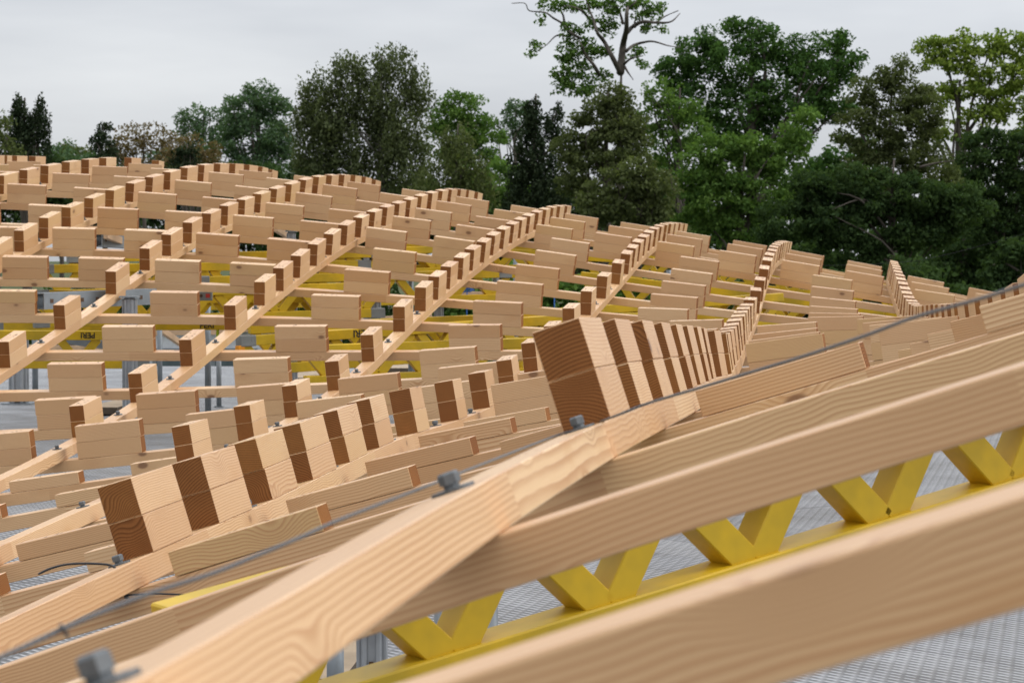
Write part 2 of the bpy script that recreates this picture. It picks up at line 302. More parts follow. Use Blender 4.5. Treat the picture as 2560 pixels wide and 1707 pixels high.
# ------------------------------------------------------------------ the timber gridshell
# node (i, j): rising lath i (0 at the right) crosses crossing lath j (0 nearest the camera); positions of
# the upper face of the rising lath at each bolt, in millimetres in the camera frame
I0, J0, NI, NJ = -3, -1, 12, 24
PN = np.array([3279,-807,967,3464,175,965,3638,1159,940,3800,2145,891,3951,3131,823,4092,4117,740,4228,5104,647,4358,6091,551,
4484,7079,455,4604,8068,364,4720,9059,281,4837,10050,205,4956,11041,137,5078,12033,74,5201,13024,13,5323,14016,-45,
5442,15008,-99,5557,16001,-145,5669,16995,-174,5784,17989,-183,5907,18982,-169,6041,19973,-135,6188,20961,-82,6348,21945,-10,
2362,-508,703,2543,475,714,2713,1460,707,2870,2447,681,3017,3435,634,3156,4422,565,3290,5409,481,3419,6395,393,
3542,7384,315,3658,8374,253,3772,9366,206,3886,10358,163,4005,11349,118,4126,12340,69,4249,13331,23,4371,14323,-13,
4493,15315,-32,4612,16307,-31,4730,17300,-15,4851,18292,13,4978,19282,50,5115,20271,97,5262,21259,150,5419,22245,207,
1444,-228,420,1623,756,441,1789,1743,450,1942,2732,443,2084,3721,417,2219,4710,366,2349,5698,299,2477,6687,230,
2598,7677,173,2710,8668,136,2819,9660,118,2932,10651,104,3050,11642,84,3170,12632,60,3292,13623,37,3415,14614,28,
3539,15605,44,3662,16595,87,3785,17585,144,3910,18574,202,4041,19563,260,4180,20552,316,4327,21539,368,4482,22526,414,
528,34,117,705,1018,144,866,2007,170,1016,2997,177,1153,3988,170,1283,4980,140,1406,5972,102,1529,6964,64,
1653,7955,30,1757,8947,13,1861,9939,16,1974,10929,24,2091,11919,37,2210,12909,46,2330,13899,55,2454,14888,81,
2579,15877,133,2705,16864,211,2831,17851,301,2961,18837,385,3096,19825,460,3237,20813,522,3384,21801,572,3537,22788,611,
-384,276,-213,-211,1260,-178,-54,2251,-138,90,3240,-117,222,4233,-112,349,5228,-111,464,6224,-110,576,7220,-112,
703,8213,-117,798,9207,-119,901,10199,-106,1015,11190,-74,1130,12180,-25,1246,13168,26,1365,14156,80,1489,15142,150,
1614,16128,237,1738,17113,336,1867,18097,449,2002,19081,558,2141,20067,647,2285,21054,712,2433,22042,761,2586,23030,800,
-1287,498,-580,-1121,1484,-527,-969,2471,-484,-836,3461,-446,-716,4453,-407,-589,5454,-372,-478,6449,-335,-374,7447,-303,
-264,8442,-292,-160,9439,-278,-56,10434,-247,51,11427,-178,167,12417,-96,282,13403,3,400,14387,118,525,15370,235,
654,16353,351,781,17336,469,909,18318,593,1043,19301,711,1184,20286,811,1326,21273,884,1472,22260,938,1626,23248,977,
-2177,698,-986,-2022,1683,-914,-1882,2671,-849,-1760,3661,-780,-1649,4653,-703,-1538,5649,-630,-1436,6644,-569,-1343,7639,-518,
-1237,8637,-469,-1126,9636,-424,-1022,10634,-369,-914,11628,-280,-803,12618,-160,-690,13601,-4,-567,14582,164,-441,15562,321,
-313,16542,469,-183,17523,610,-49,18507,738,85,19491,854,223,20475,961,361,21461,1046,504,22448,1105,658,23436,1140,
-3057,871,-1428,-2917,1856,-1328,-2793,2843,-1226,-2684,3832,-1120,-2584,4822,-1009,-2488,5814,-905,-2396,6807,-814,-2307,7802,-733,
-2209,8798,-652,-2108,9794,-570,-2011,10789,-476,-1902,11782,-354,-1789,12771,-197,-1670,13752,-6,-1548,14730,198,-1420,15707,393,
-1287,16685,577,-1152,17665,743,-1017,18650,876,-880,19635,991,-740,20619,1107,-599,21605,1202,-461,22593,1261,-318,23582,1283,
-3930,1015,-1895,-3810,1998,-1758,-3703,2983,-1617,-3608,3968,-1473,-3521,4955,-1331,-3437,5943,-1195,-3356,6933,-1070,-3272,7925,-952,
-3185,8917,-834,-3094,9908,-709,-3001,10898,-569,-2898,11885,-406,-2790,12868,-216,-2672,13846,-7,-2539,14822,212,-2407,15795,440,
-2266,16770,657,-2128,17751,831,-1991,18734,979,-1849,19717,1120,-1709,20701,1249,-1563,21687,1337,-1425,22677,1389,-1300,23670,1403,
-4798,1126,-2377,-4701,2106,-2200,-4612,3086,-2021,-4532,4067,-1843,-4458,5050,-1668,-4386,6033,-1499,-4315,7018,-1336,-4242,8004,-1177,
-4165,8989,-1014,-4084,9973,-843,-3995,10954,-656,-3897,11933,-454,-3791,12908,-239,-3672,13881,-15,-3539,14851,219,-3399,15819,461,
-3257,16790,690,-3117,17765,885,-2974,18743,1060,-2828,19724,1216,-2677,20706,1349,-2527,21692,1436,-2386,22682,1483,-2298,23680,1501,
-5666,1206,-2869,-5589,2179,-2652,-5518,3154,-2438,-5453,4129,-2227,-5392,5105,-2020,-5334,6082,-1815,-5276,7059,-1611,-5215,8036,-1405,
-5149,9011,-1194,-5074,9983,-974,-4991,10953,-744,-4896,11921,-508,-4790,12887,-270,-4670,13851,-30,-4538,14813,214,-4398,15774,460,
-4256,16737,695,-4111,17703,916,-3957,18672,1114,-3802,19648,1263,-3645,20626,1388,-3507,21608,1483,-3383,22596,1541,-3340,23590,1579,
-6532,1253,-3367,-6475,2219,-3115,-6421,3186,-2869,-6370,4154,-2626,-6323,5123,-2385,-6279,6090,-2142,-6235,7057,-1893,-6188,8020,-1637,
-6132,8980,-1373,-6065,9938,-1104,-5985,10894,-835,-5892,11850,-570,-5786,12804,-310,-5665,13757,-55,-5533,14709,195,-5393,15661,443,
-5251,16612,687,-5104,17564,917,-4944,18521,1114,-4772,19482,1268,-4615,20453,1389,-4553,21433,1486,-4599,22407,1559,-4467,23381,1624], float).reshape(NI, NJ, 3) / 1000.0
BH, BW, BL, LT = 0.1449, 0.0694, 0.2912, 0.0492      # block height, width, length; lath thickness
def cr_eval(A, r, x, x0):
    """Catmull-Rom along axis 1 of A at row r"""
    n = A.shape[1]; k = min(max(int(math.floor(x - x0)), 0), n - 2); u = x - x0 - k
    g = lambda q: A[r, q] if 0 <= q < n else (2 * A[r, 0] - A[r, 1] if q < 0 else 2 * A[r, n - 1] - A[r, n - 2])
    p0, p1, p2, p3 = g(k - 1), g(k), g(k + 1), g(k + 2)
    a = -.5 * p0 + 1.5 * p1 - 1.5 * p2 + .5 * p3; b_ = p0 - 2.5 * p1 + 2 * p2 - .5 * p3; c_ = -.5 * p0 + .5 * p2
    return ((a * u + b_) * u + c_) * u + p1, (3 * a * u + 2 * b_) * u + c_
PT = np.swapaxes(PN, 0, 1).copy()
def vec(p): return tow((float(p[0]), float(p[1]), float(p[2])))
def rot(p): return vec(p) - Vector((0, 0, CAMZ))
def frame_a(i, j):        # rising lath: point, tangent (away), normal (up), right
    p, tt = cr_eval(PN, i - I0, j, J0)
    l = cr_eval(PN, min(i + 1, I0 + NI - 1) - I0, j, J0)[0]; r = cr_eval(PN, max(i - 1, I0) - I0, j, J0)[0]
    T = rot(tt).normalized(); Nn = rot(r - l).cross(T).normalized(); return vec(p), T, Nn, T.cross(Nn)
def frame_b(i, j):        # crossing lath: point of its upper face, tangent (to the right), normal, towards the camera
    p, tt = cr_eval(PT, j - J0, i, I0)
    fa = cr_eval(PT, min(j + 1, J0 + NJ - 1) - J0, i, I0)[0]; ne = cr_eval(PT, max(j - 1, J0) - J0, i, I0)[0]
    T = -rot(tt).normalized(); Nn = T.cross(rot(fa - ne)).normalized()
    return vec(p) - Nn * LT, T, Nn, T.cross(Nn)

def lath_mesh(name, frames, side_of, seed, seg_len=(0.45, 1.1)):
    """finger-jointed lath swept along frames (point, tangent, normal, side), its upper face on the points"""
    rg = random.Random(seed); c = 0.0015; w = BW / 2
    prof = [(-w, -c), (-w + c, 0), (w - c, 0), (w, -c), (w, -LT + c), (w - c, -LT), (-w + c, -LT), (-w, -LT + c)]
    vs, fc, sg, gr = [], [], [], []
    s = 0.0; nxt = rg.uniform(*seg_len); sid = rg.random(); prev = None
    for k, (p, T, Nn, X) in enumerate(frames):
        if prev is not None: s += (p - prev).length
        prev = p
        for a, h in prof:
            vs.append(p + X * a + Nn * h); gr += [s, a, h + LT / 2]
        if k:
            for q in range(8):
                a0 = (k - 1) * 8; fc.append((a0 + q, a0 + (q + 1) % 8, k * 8 + (q + 1) % 8, k * 8 + q)); sg.append(sid)
            if s > nxt: nxt = s + rg.uniform(*seg_len); sid = rg.random()
    n = len(frames); fc.append(tuple(range(8))); fc.append(tuple((n - 1) * 8 + q for q in range(7, -1, -1))); sg += [0.3, 0.3]
    me = bpy.data.meshes.new(name); me.from_pydata(vs, [], fc)
    bm = bmesh.new(); bm.from_mesh(me); bmesh.ops.recalc_face_normals(bm, faces=bm.faces[:]); bm.to_mesh(me); bm.free()
    a1 = me.attributes.new('grain', 'FLOAT_VECTOR', 'POINT'); a1.data.foreach_set('vector', gr)
    a2 = me.attributes.new('seg', 'FLOAT', 'FACE'); a2.data.foreach_set('value', sg)
    return me

RIS = ['rightmost', 'second', 'third', 'fourth', 'fifth', 'sixth', 'seventh', 'eighth', 'ninth']
def ris_name(i): return 'rightmost rising lath' if i == 0 else '%s rising lath from the right' % ordw(i + 1)
A_RANGE = {-1: (6, 22), 0: (0.3, 22), 1: (-0.9, 22), 2: (0, 22), 3: (4, 22), 4: (7, 22), 5: (9, 22), 6: (12, 22), 7: (14, 22), 8: (16, 22)}
B_RANGE = {j: (-2.4, 8) for j in range(0, 23)}

# bolt: hex head and round washer
def bolt_meshes():
    bm = bmesh.new(); r = 0.0105
    ring = lambda z, rr, n: [bm.verts.new((rr * math.cos(2 * math.pi * k / n), rr * math.sin(2 * math.pi * k / n), z)) for k in range(n)]
    a = ring(0.0075, r, 6); b_ = ring(0.0165, r, 6); c_ = ring(0.0185, r * 0.80, 6)
    for lo, hi in ((a, b_), (b_, c_)):
        for k in range(6): bm.faces.new((lo[k], lo[(k + 1) % 6], hi[(k + 1) % 6], hi[k]))
    bm.faces.new(c_); bm.faces.new(a[::-1])
    s1 = ring(0.0, 0.0078, 10); s2 = ring(0.0078, 0.0078, 10)
    for k in range(10): bm.faces.new((s1[k], s1[(k + 1) % 10], s2[(k + 1) % 10], s2[k]))
    head = mesh_of(bm, 'bolt_head'); head.materials.append(M_BOLT)
    bm = bmesh.new(); bmesh.ops.create_cone(bm, cap_ends=True, segments=20, radius1=0.021, radius2=0.021, depth=0.003)
    wsh = mesh_of(bm, 'bolt_washer'); wsh.materials.append(M_BOLT)
    return head, wsh
ME_BOLT, ME_WASH = bolt_meshes()
def basis(p, X, Y, Z): return Matrix(((X.x, Y.x, Z.x, p.x), (X.y, Y.y, Z.y, p.y), (X.z, Y.z, Z.z, p.z), (0, 0, 0, 1)))

lath_of = {}
for i, (a, b_) in A_RANGE.items():
    n = int((b_ - a) * 8)
    fr_ = []
    for k in range(n + 1):
        p, T, Nn, X = frame_a(i, a + (b_ - a) * k / n); fr_.append((p, T, Nn, X))
    o = obj('rising_lath', lath_mesh('rising_lath', fr_, 1, 100 + i), M_LATH)
    if i == 1: lab = 'pale larch lath sweeping past close to the camera, bare with two big bolts'
    elif i == -1: lab = 'larch lath at the far right edge, mostly hidden behind the timber rise'
    else: lab = 'curved larch lath climbing away from camera, %s' % (ris_name(i).replace('rising lath ', '').replace(' rising lath', ' one'))
    tag(o, lab, 'timber lath', 'rising laths of the timber gridshell'); lath_of[i] = o
    for j in range(int(math.ceil(a)), 23):
        if i < 0 or j > 20: continue
        p, T, Nn, X = frame_a(i, j)
        tl = RNG.uniform(0, 6); R = basis(p, (T * math.cos(tl) + X * math.sin(tl)), (X * math.cos(tl) - T * math.sin(tl)), Nn)
        bo = bpy.data.objects.new('bolt', ME_BOLT); COL.objects.link(bo); bo.parent = o; bo.matrix_local = R
        wa = bpy.data.objects.new('washer', ME_WASH); COL.objects.link(wa); wa.parent = bo; wa.location = (0, 0, 0.0016)
for j, (a, b_) in B_RANGE.items():
    n = int((b_ - a) * 8); fr_ = []
    for k in range(n + 1):
        p, T, Nn, X = frame_b(b_ - (b_ - a) * k / n, j); fr_.append((p - Nn * 0.0005, T, Nn, X))
    o = obj('crossing_lath', lath_mesh('crossing_lath', fr_, 1, 300 + j), M_LATH)
    lab = 'straight grained larch lath crossing left to right, %s from the camera' % ('nearest of all' if j == 0 else '%s one back' % ordw(j + 1))
    if j == 0: lab = 'blurred larch lath across the bottom right corner, nearest of the crossing laths'
    tag(o, lab, 'timber lath', 'crossing laths of the timber gridshell')

# spacer blocks: two boards stacked (one board only in the near hollow)
def board(name, h, z0, holes=False, seed=0):
    bm = bmesh.new(); fs = box(bm, (0, 0, z0 + h / 2), BL, BW, h, bev=0.0012)
    for f in bm.faces:
        f.normal_update()
        if abs(f.normal.x) > 0.8: f.material_index = 1
    if holes:
        rg = random.Random(seed)
        for k in range(rg.choice((5, 6, 6, 7))):
            x = rg.choice((-0.06, 0.02, 0.09)) + rg.uniform(-.03, .03); y = rg.choice((-0.014, 0.014)) + rg.uniform(-.006, .006)
            r = rg.uniform(0.0035, 0.0060); ring = [bm.verts.new((x + r * math.cos(q * math.pi / 4), y + r * math.sin(q * math.pi / 4), z0 + h + 0.0004)) for q in range(8)]
            f = bm.faces.new(ring); f.material_index = 2
    me = mesh_of(bm, name)
    for mt in (M_BLOCK, M_END, M_HOLE): me.materials.append(mt)
    return me
ME_LOW = board('lower_board', BH / 2 - 0.0003, 0.0)
ME_UPS = [board('upper_board', BH / 2 - 0.0003, BH / 2 + 0.0003, True, q) for q in range(4)]
ME_ONE = [board('spacer_block', 0.046, 0.0, True, 20 + q) for q in range(2)]
NBLK = [0]
def place_block(p, X, Y, Z, label, group, single=False):
    rg = RNG
    yaw = rg.gauss(0, 0.010); Xr = X * math.cos(yaw) + Y * math.sin(yaw); Yr = Y * math.cos(yaw) - X * math.sin(yaw)
    p = p + X * rg.gauss(0, 0.003) + Y * rg.gauss(0, 0.0012) + Z * 0.0005
    if rg.random() < 0.5: Xr, Yr = -Xr, -Yr
    Mx = basis(p, Xr, Yr, Z); NBLK[0] += 1
    if single:
        o = bpy.data.objects.new('spacer_block', rg.choice(ME_ONE)); COL.objects.link(o); o.matrix_world = Mx
        return tag(o, label, 'timber block', group)
    o = bpy.data.objects.new('spacer_block', None); COL.objects.link(o); o.matrix_world = Mx; o.empty_display_size = 0.05
    tag(o, label, 'timber block', group)
    lo = bpy.data.objects.new('lower_board', ME_LOW); COL.objects.link(lo); lo.parent = o
    up = bpy.data.objects.new('upper_board', rg.choice(ME_UPS)); COL.objects.link(up); up.parent = o
    up.location = (rg.gauss(0, 0.0015), rg.gauss(0, 0.0007), 0); up.rotation_euler = (0, 0, rg.gauss(0, 0.004))
    return o
def dense(a, b_): return [x + f for x in range(a, b_) for f in (.25, .75)]
def mid(a, b_): return [x + .5 for x in range(a, b_)]
A_BLOCKS = {
    0: dense(3, 22), 1: dense(2, 6) + mid(6, 9) + dense(9, 13) + mid(13, 17) + dense(17, 22),
    2: dense(3, 6) + mid(6, 16) + dense(16, 22), 3: mid(7, 13) + dense(13, 21), 4: mid(9, 13) + dense(13, 22),
    5: mid(10, 14) + dense(14, 22), 6: mid(13, 14) + dense(14, 22), 7: dense(16, 20) + mid(20, 22), 8: dense(19, 22)}
for i, js in A_BLOCKS.items():
    for k, j in enumerate(js):
        p, T, Nn, X = frame_a(i, j)
        place_block(p, T, -X, Nn, 'larch block end-on, %s from the near end of the %s' % (ordw(k + 1), ris_name(i)), 'larch spacer blocks on the laths')
def b_rule(i, j):
    """fractions (from the left) of the blocks between rising laths i+1 and i on crossing lath j, and whether single board"""
    D = (.25, .75); M1 = (.5,)
    if i == -1: return (D, False) if 17 <= j <= 19 else ((), False)
    if i == 0:
        if j in (3, 4, 5, 6, 7): return D, j <= 7
        if j in (8, 9, 10, 11): return D, False
        if 12 <= j <= 17: return M1, False
        if 18 <= j <= 20: return D, False
    if i == 1:
        if j in (3,): return (.25,), True
        if j in (4,): return D, True
        if j in (5, 6, 7): return (.25,) if j != 7 else D, True
        if 8 <= j <= 12: return D, False
        if 13 <= j <= 17: return M1, False
        if 18 <= j <= 20: return D, False
    if i == 2:
        if j in (4, 5, 6, 7, 8): return D, True
        if j in (9, 10): return D, False
        if 11 <= j <= 17: return M1, False
        if 18 <= j <= 20: return D, False
    if i == 3:
        if j in (7, 8): return D, True
        if j in (9, 10): return D, False
        if 11 <= j <= 15: return M1, False
        if 16 <= j <= 20: return D, False
    if i == 4:
        if j in (8, 9, 10): return D, j < 9
        if 11 <= j <= 13: return M1, False
        if 14 <= j <= 20: return D, False
    if i == 5: return (M1, False) if 12 <= j <= 13 else ((D, False) if 14 <= j <= 20 else ((), False))
    if i == 6: return (D, False) if 15 <= j <= 20 else ((), False)
    if i == 7: return (D, False) if 17 <= j <= 20 else ((), False)
    return (), False
for i in range(-1, 8):
    for j in range(3, 22):
        frs, single = b_rule(i, j)
        for q in frs:
            p, T, Nn, X = frame_b(i + 1 - q, j)
            side = 'alone' if len(frs) == 1 else ('left one' if q < .5 else 'right one')
            where = 'right of the rightmost rising lath' if i < 0 else 'between %s and %s rising laths' % (ordw(i + 1), ordw(i + 2))
            place_block(p, T, -X, Nn, 'larch block broadside on %s crossing lath, %s %s' % (ordw(j + 1), side, where), 'larch spacer blocks on the laths', single)
print('blocks', NBLK[0])

# ------------------------------------------------------------------ falsework under the shell
UPZ = Vector((0, 0, 1))
GD = Vector((0.242, 0.160, 0.0558)).normalized()      # direction of the nearest lattice girder
def girder_parts(seed, nb=8, open_l=True):
    """lattice girder along x from 0: two chords 60 x 80, V struts glued between them, steel end caps"""
    rg = random.Random(seed); L = nb * 0.296; out = {}
    bm = bmesh.new(); box(bm, (L / 2, 0, 0.030), L, 0.080, 0.060, bev=0.003); out['bottom_chord'] = mesh_of(bm, 'bottom_chord')
    bm = bmesh.new(); box(bm, (L / 2, 0, 0.210), L, 0.080, 0.060, bev=0.003); out['top_chord'] = mesh_of(bm, 'top_chord')
    st = []
    bm = bmesh.new(); bar(bm, (-0.010, 0, 0.052), (-0.122, 0, 0.188), 0.058, 0.052, Vector((0, 1, 0)).cross(Vector((1, 0, 0))), bev=0.002); st.append(mesh_of(bm, 'strut'))
    bm = bmesh.new(); bar(bm, (0.010, 0, 0.052), (0.122, 0, 0.188), 0.058, 0.052, bev=0.002); st.append(mesh_of(bm, 'strut'))
    bm = bmesh.new(); box(bm, (0.047, 0, 0), 0.10, 0.086, 0.066, bev=0.004)
    box(bm, (0.072, -0.0435, 0.004), 0.014, 0.003, 0.014)
    cap = mesh_of(bm, 'end_cap')
    for me in list(out.values()) + st: me.materials.append(M_YEL)
    cap.materials.append(M_GREYPLATE)
    return out, st, cap, L, nb
GP = girder_parts(3)
def girder(p0, d, label, caps=True):
    """p0: middle of the underside at the left end, d: direction"""
    out, st, cap, L, nb = GP
    X = d.normalized(); Y = UPZ.cross(X).normalized(); Z = X.cross(Y)
    r = empty('lattice_girder'); r.matrix_world = basis(Vector(p0), X, Y, Z)
    tag(r, label, 'girder', 'yellow lattice girders under the laths')
    for nme, me in out.items(): o = bpy.data.objects.new(nme, me); COL.objects.link(o); o.parent = r
    for k in range(nb):
        for q in (0, 1):
            o = bpy.data.objects.new('strut', st[q]); COL.objects.link(o); o.parent = r; o.location = (0.148 + k * 0.296, 0, 0)
    if caps:
        for x, s in ((0, 1), (L, -1)):
            for z in (0.030, 0.210):
                o = bpy.data.objects.new('end_cap', cap); COL.objects.link(o); o.parent = r; o.location = (x, 0, z); o.scale = (s, 1, 1)
    return r
def lettering(parent, text, x, z, size, flip=False):
    cu = bpy.data.curves.new('lettering', 'FONT'); cu.body = text; cu.size = size; cu.extrude = 0.0008; cu.offset = 0.0012
    cu.align_x = 'CENTER'; cu.align_y = 'CENTER'
    tmp = bpy.data.objects.new('tmp', cu); me = bpy.data.meshes.new_from_object(tmp); bpy.data.objects.remove(tmp); bpy.data.curves.remove(cu)
    me.name = 'lettering'; o = obj('lettering', me, M_INK, parent); o.location = (x, -0.0412, z)
    o.rotation_euler = (math.radians(90), math.pi if flip else 0, 0)
    return o
# the near girder, seen between the laths at the lower right: V feet measured in the photograph
girder(tow((-0.097 - 0.242 * 1.5, 3.71 - 0.160 * 1.5, -0.60 + 0.13 - 0.0558 * 1.5)) - UPZ * 0.055, Vector((0.242, 0.160, 0.0558 - 0.160 * math.tan(PITCH))), 'yellow lattice girder close behind the blurred laths at lower right', False)
Q_ = PN.reshape(-1, 3); Q_ = Q_[Q_[:, 1] > 0.6]; QU = 1280 + FPX * Q_[:, 0] / Q_[:, 1]; QV = 853.5 - FPX * Q_[:, 2] / Q_[:, 1]
def shell_depth(x, y):      # distance of the shell's surface in the direction of a photo pixel
    q = (QU - x) ** 2 + ((QV - y) * 2.2) ** 2; k = np.argsort(q)[:4]; w = 1 / (q[k] + 30)
    return float((Q_[k, 1] * w).sum() / w.sum())
def pix(v):
    x, y, z = v.x, v.y * cp - (v.z - CAMZ) * sp, v.y * sp + (v.z - CAMZ) * cp
    return 1280 + FPX * x / y, 853.5 - FPX * z / y, y
def gir_at(x, y, d, az, slope, along, label, chord='top'):
    """girder whose chord middle is seen at pixel (x, y) at distance d; az from the picture plane, along = how far that point is from its left end"""
    D = Vector((math.cos(math.radians(az)), math.sin(math.radians(az)), slope)).normalized()
    d = max(d, shell_depth(x, y) + 0.5)
    for _ in range(14):       # sink it until the whole girder lies under the laths
        p = at(x, y, d); p0 = p - D * along - UPZ * (0.21 if chord == 'top' else 0.03); ok = True
        for f in np.linspace(0, 2.37, 9):
            u_, v_, dd = pix(p0 + D * f + UPZ * 0.25)
            if dd < shell_depth(u_, v_) + 0.22: ok = False
        if ok: break
        d += 0.35
    return girder(p0, D, label, az > 0 and x < 900)
GIRD = [
    (136, 672, 17.0, 18, 0.012, 0.10, 'top', 'yellow lattice girder with grey end cap at upper left, below the seventh rising lath'),
    (124, 737, 14.6, 20, 0.020, 0.10, 'top', 'yellow lattice girder on a grey steel waling at left, end cap showing'),
    (206, 838, 15.5, 12, -0.01, 1.95, 'top', 'yellow lattice girder at far left lying upside down, black lettering on its chord'),
    (545, 640, 17.5, 22, 0.015, 1.10, 'top', 'yellow lattice girder with open V struts showing at left of centre'),
    (520, 747, 16.5, 10, 0.0, 1.45, 'top', 'yellow lattice girder behind a scaffold tube, lettering on its lower chord'),
    (612, 852, 14.2, 30, 0.045, 0.03, 'top', 'yellow lattice girder with grey end cap beside an orange support'),
    (1122, 802, 15.2, 20, 0.03, 1.30, 'top', 'yellow lattice girder right of centre, chord rising to the right'),
    (1050, 625, 19.0, 20, 0.03, 1.20, 'top', 'yellow lattice girder below the crest, right of a square post'),
    (830, 694, 17.6, 20, 0.02, 1.00, 'top', 'yellow lattice girder with bold diagonals behind the fifth rising lath'),
    (1285, 632, 20.0, -12, -0.06, 1.20, 'top', 'olive yellow girder in shade far back near the crest'),
    (1355, 800, 15.0, 16, 0.02, 1.10, 'top', 'yellow lattice girder beside the big end-on block'),
    (1560, 770, 16.2, 22, 0.055, 1.10, 'top', 'yellow girder rising behind the third lath from the right'),
    (1283, 858, 14.4, 20, 0.02, 1.30, 'top', 'yellow lattice girder low behind the big end-on block'),
    (1825, 733, 18.2, -12, -0.115, 1.20, 'top', 'shaded yellow lattice girder left of the second rising lath'),
    (1840, 664, 20.0, -12, -0.115, 1.20, 'top', 'shaded yellow lattice girder higher up left of the second rising lath'),
    (1965, 752, 18.6, -12, -0.115, 1.00, 'top', 'shaded yellow lattice girder with row of V openings at right'),
    (1960, 690, 20.4, -12, -0.115, 1.00, 'top', 'shaded yellow lattice girder farthest right below the crest'),
]
for x, y, d, az, sl, al, ch, lab in GIRD:
    g = gir_at(x, y, d, az, sl, al, lab, ch)
    if (x, y) == (206, 838): lettering(g, 'PERI', 1.98, 0.212, 0.050, True)
    if (x, y) == (520, 747): lettering(g, 'PERI', 1.44, 0.030, 0.052, False)
    if (x, y) == (612, 852): lettering(g, 'PERI', 0.80, 0.212, 0.062, True)

# props and tubes standing on the deck
def prop(x, w_px, y_top, d, label, kind='slotted', extra=None):
    base = at(x, y_top, d); ztop = base.z; r = w_px / FPX * d / 2
    root = empty('prop', (base.x, base.y, DECK_Z)); tag(root, label, 'prop', 'props under the timber shell')
    h = ztop - DECK_Z; bm = bmesh.new()
    if kind == 'tube': tube(bm, [(0, 0, 0.006), (0, 0, h)], r, 14)
    else:
        box(bm, (0, 0, h / 2 + 0.006), r * 1.5, r * 1.5, h - 0.012, bev=r * 0.18)
        for sx in (-1, 1):
            for q in (-0.45, 0.45):
                box(bm, (sx * r * 0.86, q * r, h / 2), r * 0.28, r * 0.34, h - 0.02, bev=r * .06); box(bm, (q * r, sx * r * 0.86, h / 2), r * 0.34, r * 0.28, h - 0.021, bev=r * .06)
    obj('tube' if kind == 'tube' else 'profile', mesh_of(bm, 'prop_shaft', False), M_GALV if kind == 'tube' else M_ALU, root)
    bm = bmesh.new(); box(bm, (0, 0, 0.005), r * 3.2, r * 3.2, 0.009); obj('base_plate', mesh_of(bm, 'base_plate'), M_GALV, root)
    if kind != 'tube':
        bm = bmesh.new(); box(bm, (0, 0, h + 0.005), r * 2.6, r * 2.6, 0.01); obj('head_plate', mesh_of(bm, 'head_plate'), M_GALV, root)
        bm = bmesh.new(); box(bm, (0, -r * 0.97, h * 0.72), r * 0.3, 0.004, r * 0.3); obj('slot', mesh_of(bm, 'slot'), M_HOLE, root)
    if extra == 'nut':
        bm = bmesh.new(); zz = h - 0.16
        tube(bm, [(0, 0, zz), (0, 0, zz + 0.035)], r * 1.25, 14); box(bm, (0, 0, zz + 0.018), r * 4.6, r * 0.6, 0.022, bev=0.004)
        obj('wing_nut', mesh_of(bm, 'wing_nut'), M_ORANGE, root)
    return root
prop(46, 46, 800, 19.0, 'broad grey aluminium prop at the left edge under the laths')
prop(324, 36, 744, 15.2, 'grey slotted prop under the steel waling at left', 'slotted')
prop(87, 15, 790, 19.6, 'slim steel prop just right of the broad left prop', 'tube')
prop(399, 13, 806, 20.5, 'thin pale grey tube behind the broad board at left', 'tube')
prop(519, 16, 732, 17.0, 'scaffold tube passing a red dotted bracket', 'tube')
prop(547, 13, 880, 18.6, 'thin grey scaffold tube standing on the deck at left of centre', 'tube')
prop(729, 28, 735, 17.8, 'wide grey prop with orange wing nut left of centre', 'slotted', 'nut')
prop(936, 32, 750, 17.0, 'toothed grey prop in the middle', 'slotted')
prop(1041, 16, 895, 18.0, 'short grey tube on the deck right of the plywood', 'tube')
prop(1097, 24, 765, 18.2, 'pale prop with a yellow stripe right of the middle', 'slotted')
prop(916, 14, 636, 20.0, 'slim grey prop behind the yellow diagonals near the crest', 'slotted')
prop(1240, 16, 688, 20.5, 'grey prop with bright orange wing nut right of the middle', 'tube', 'nut')
prop(1027, 14, 700, 20.6, 'grey prop with orange wing nut half hidden by a lath', 'tube', 'nut')
prop(728, 22, 580, 21.5, 'square grey prop head peeping between blocks near the crest', 'slotted')
prop(848, 14, 828, 15.8, 'grey prop beside black lettering', 'slotted')
prop(893, 15, 828, 15.9, 'second grey prop beside black lettering', 'slotted')
prop(1289, 12, 640, 21.0, 'slim grey prop in shade under the crest', 'tube')
prop(1672, 12, 675, 21.5, 'slim grey prop between second and third rising laths', 'tube')
prop(930, 76, 1560, 5.6, 'blurred grey steel prop at the bottom, below the bare lath', 'slotted')
prop(838, 44, 1570, 6.0, 'narrow blurred prop left of the wide bottom prop', 'tube')
prop(1222, 46, 1480, 5.2, 'blurred square prop in front of the near yellow girder', 'tube')
prop(1107, 44, 1510, 5.9, 'blurred prop behind the near yellow girder', 'tube')

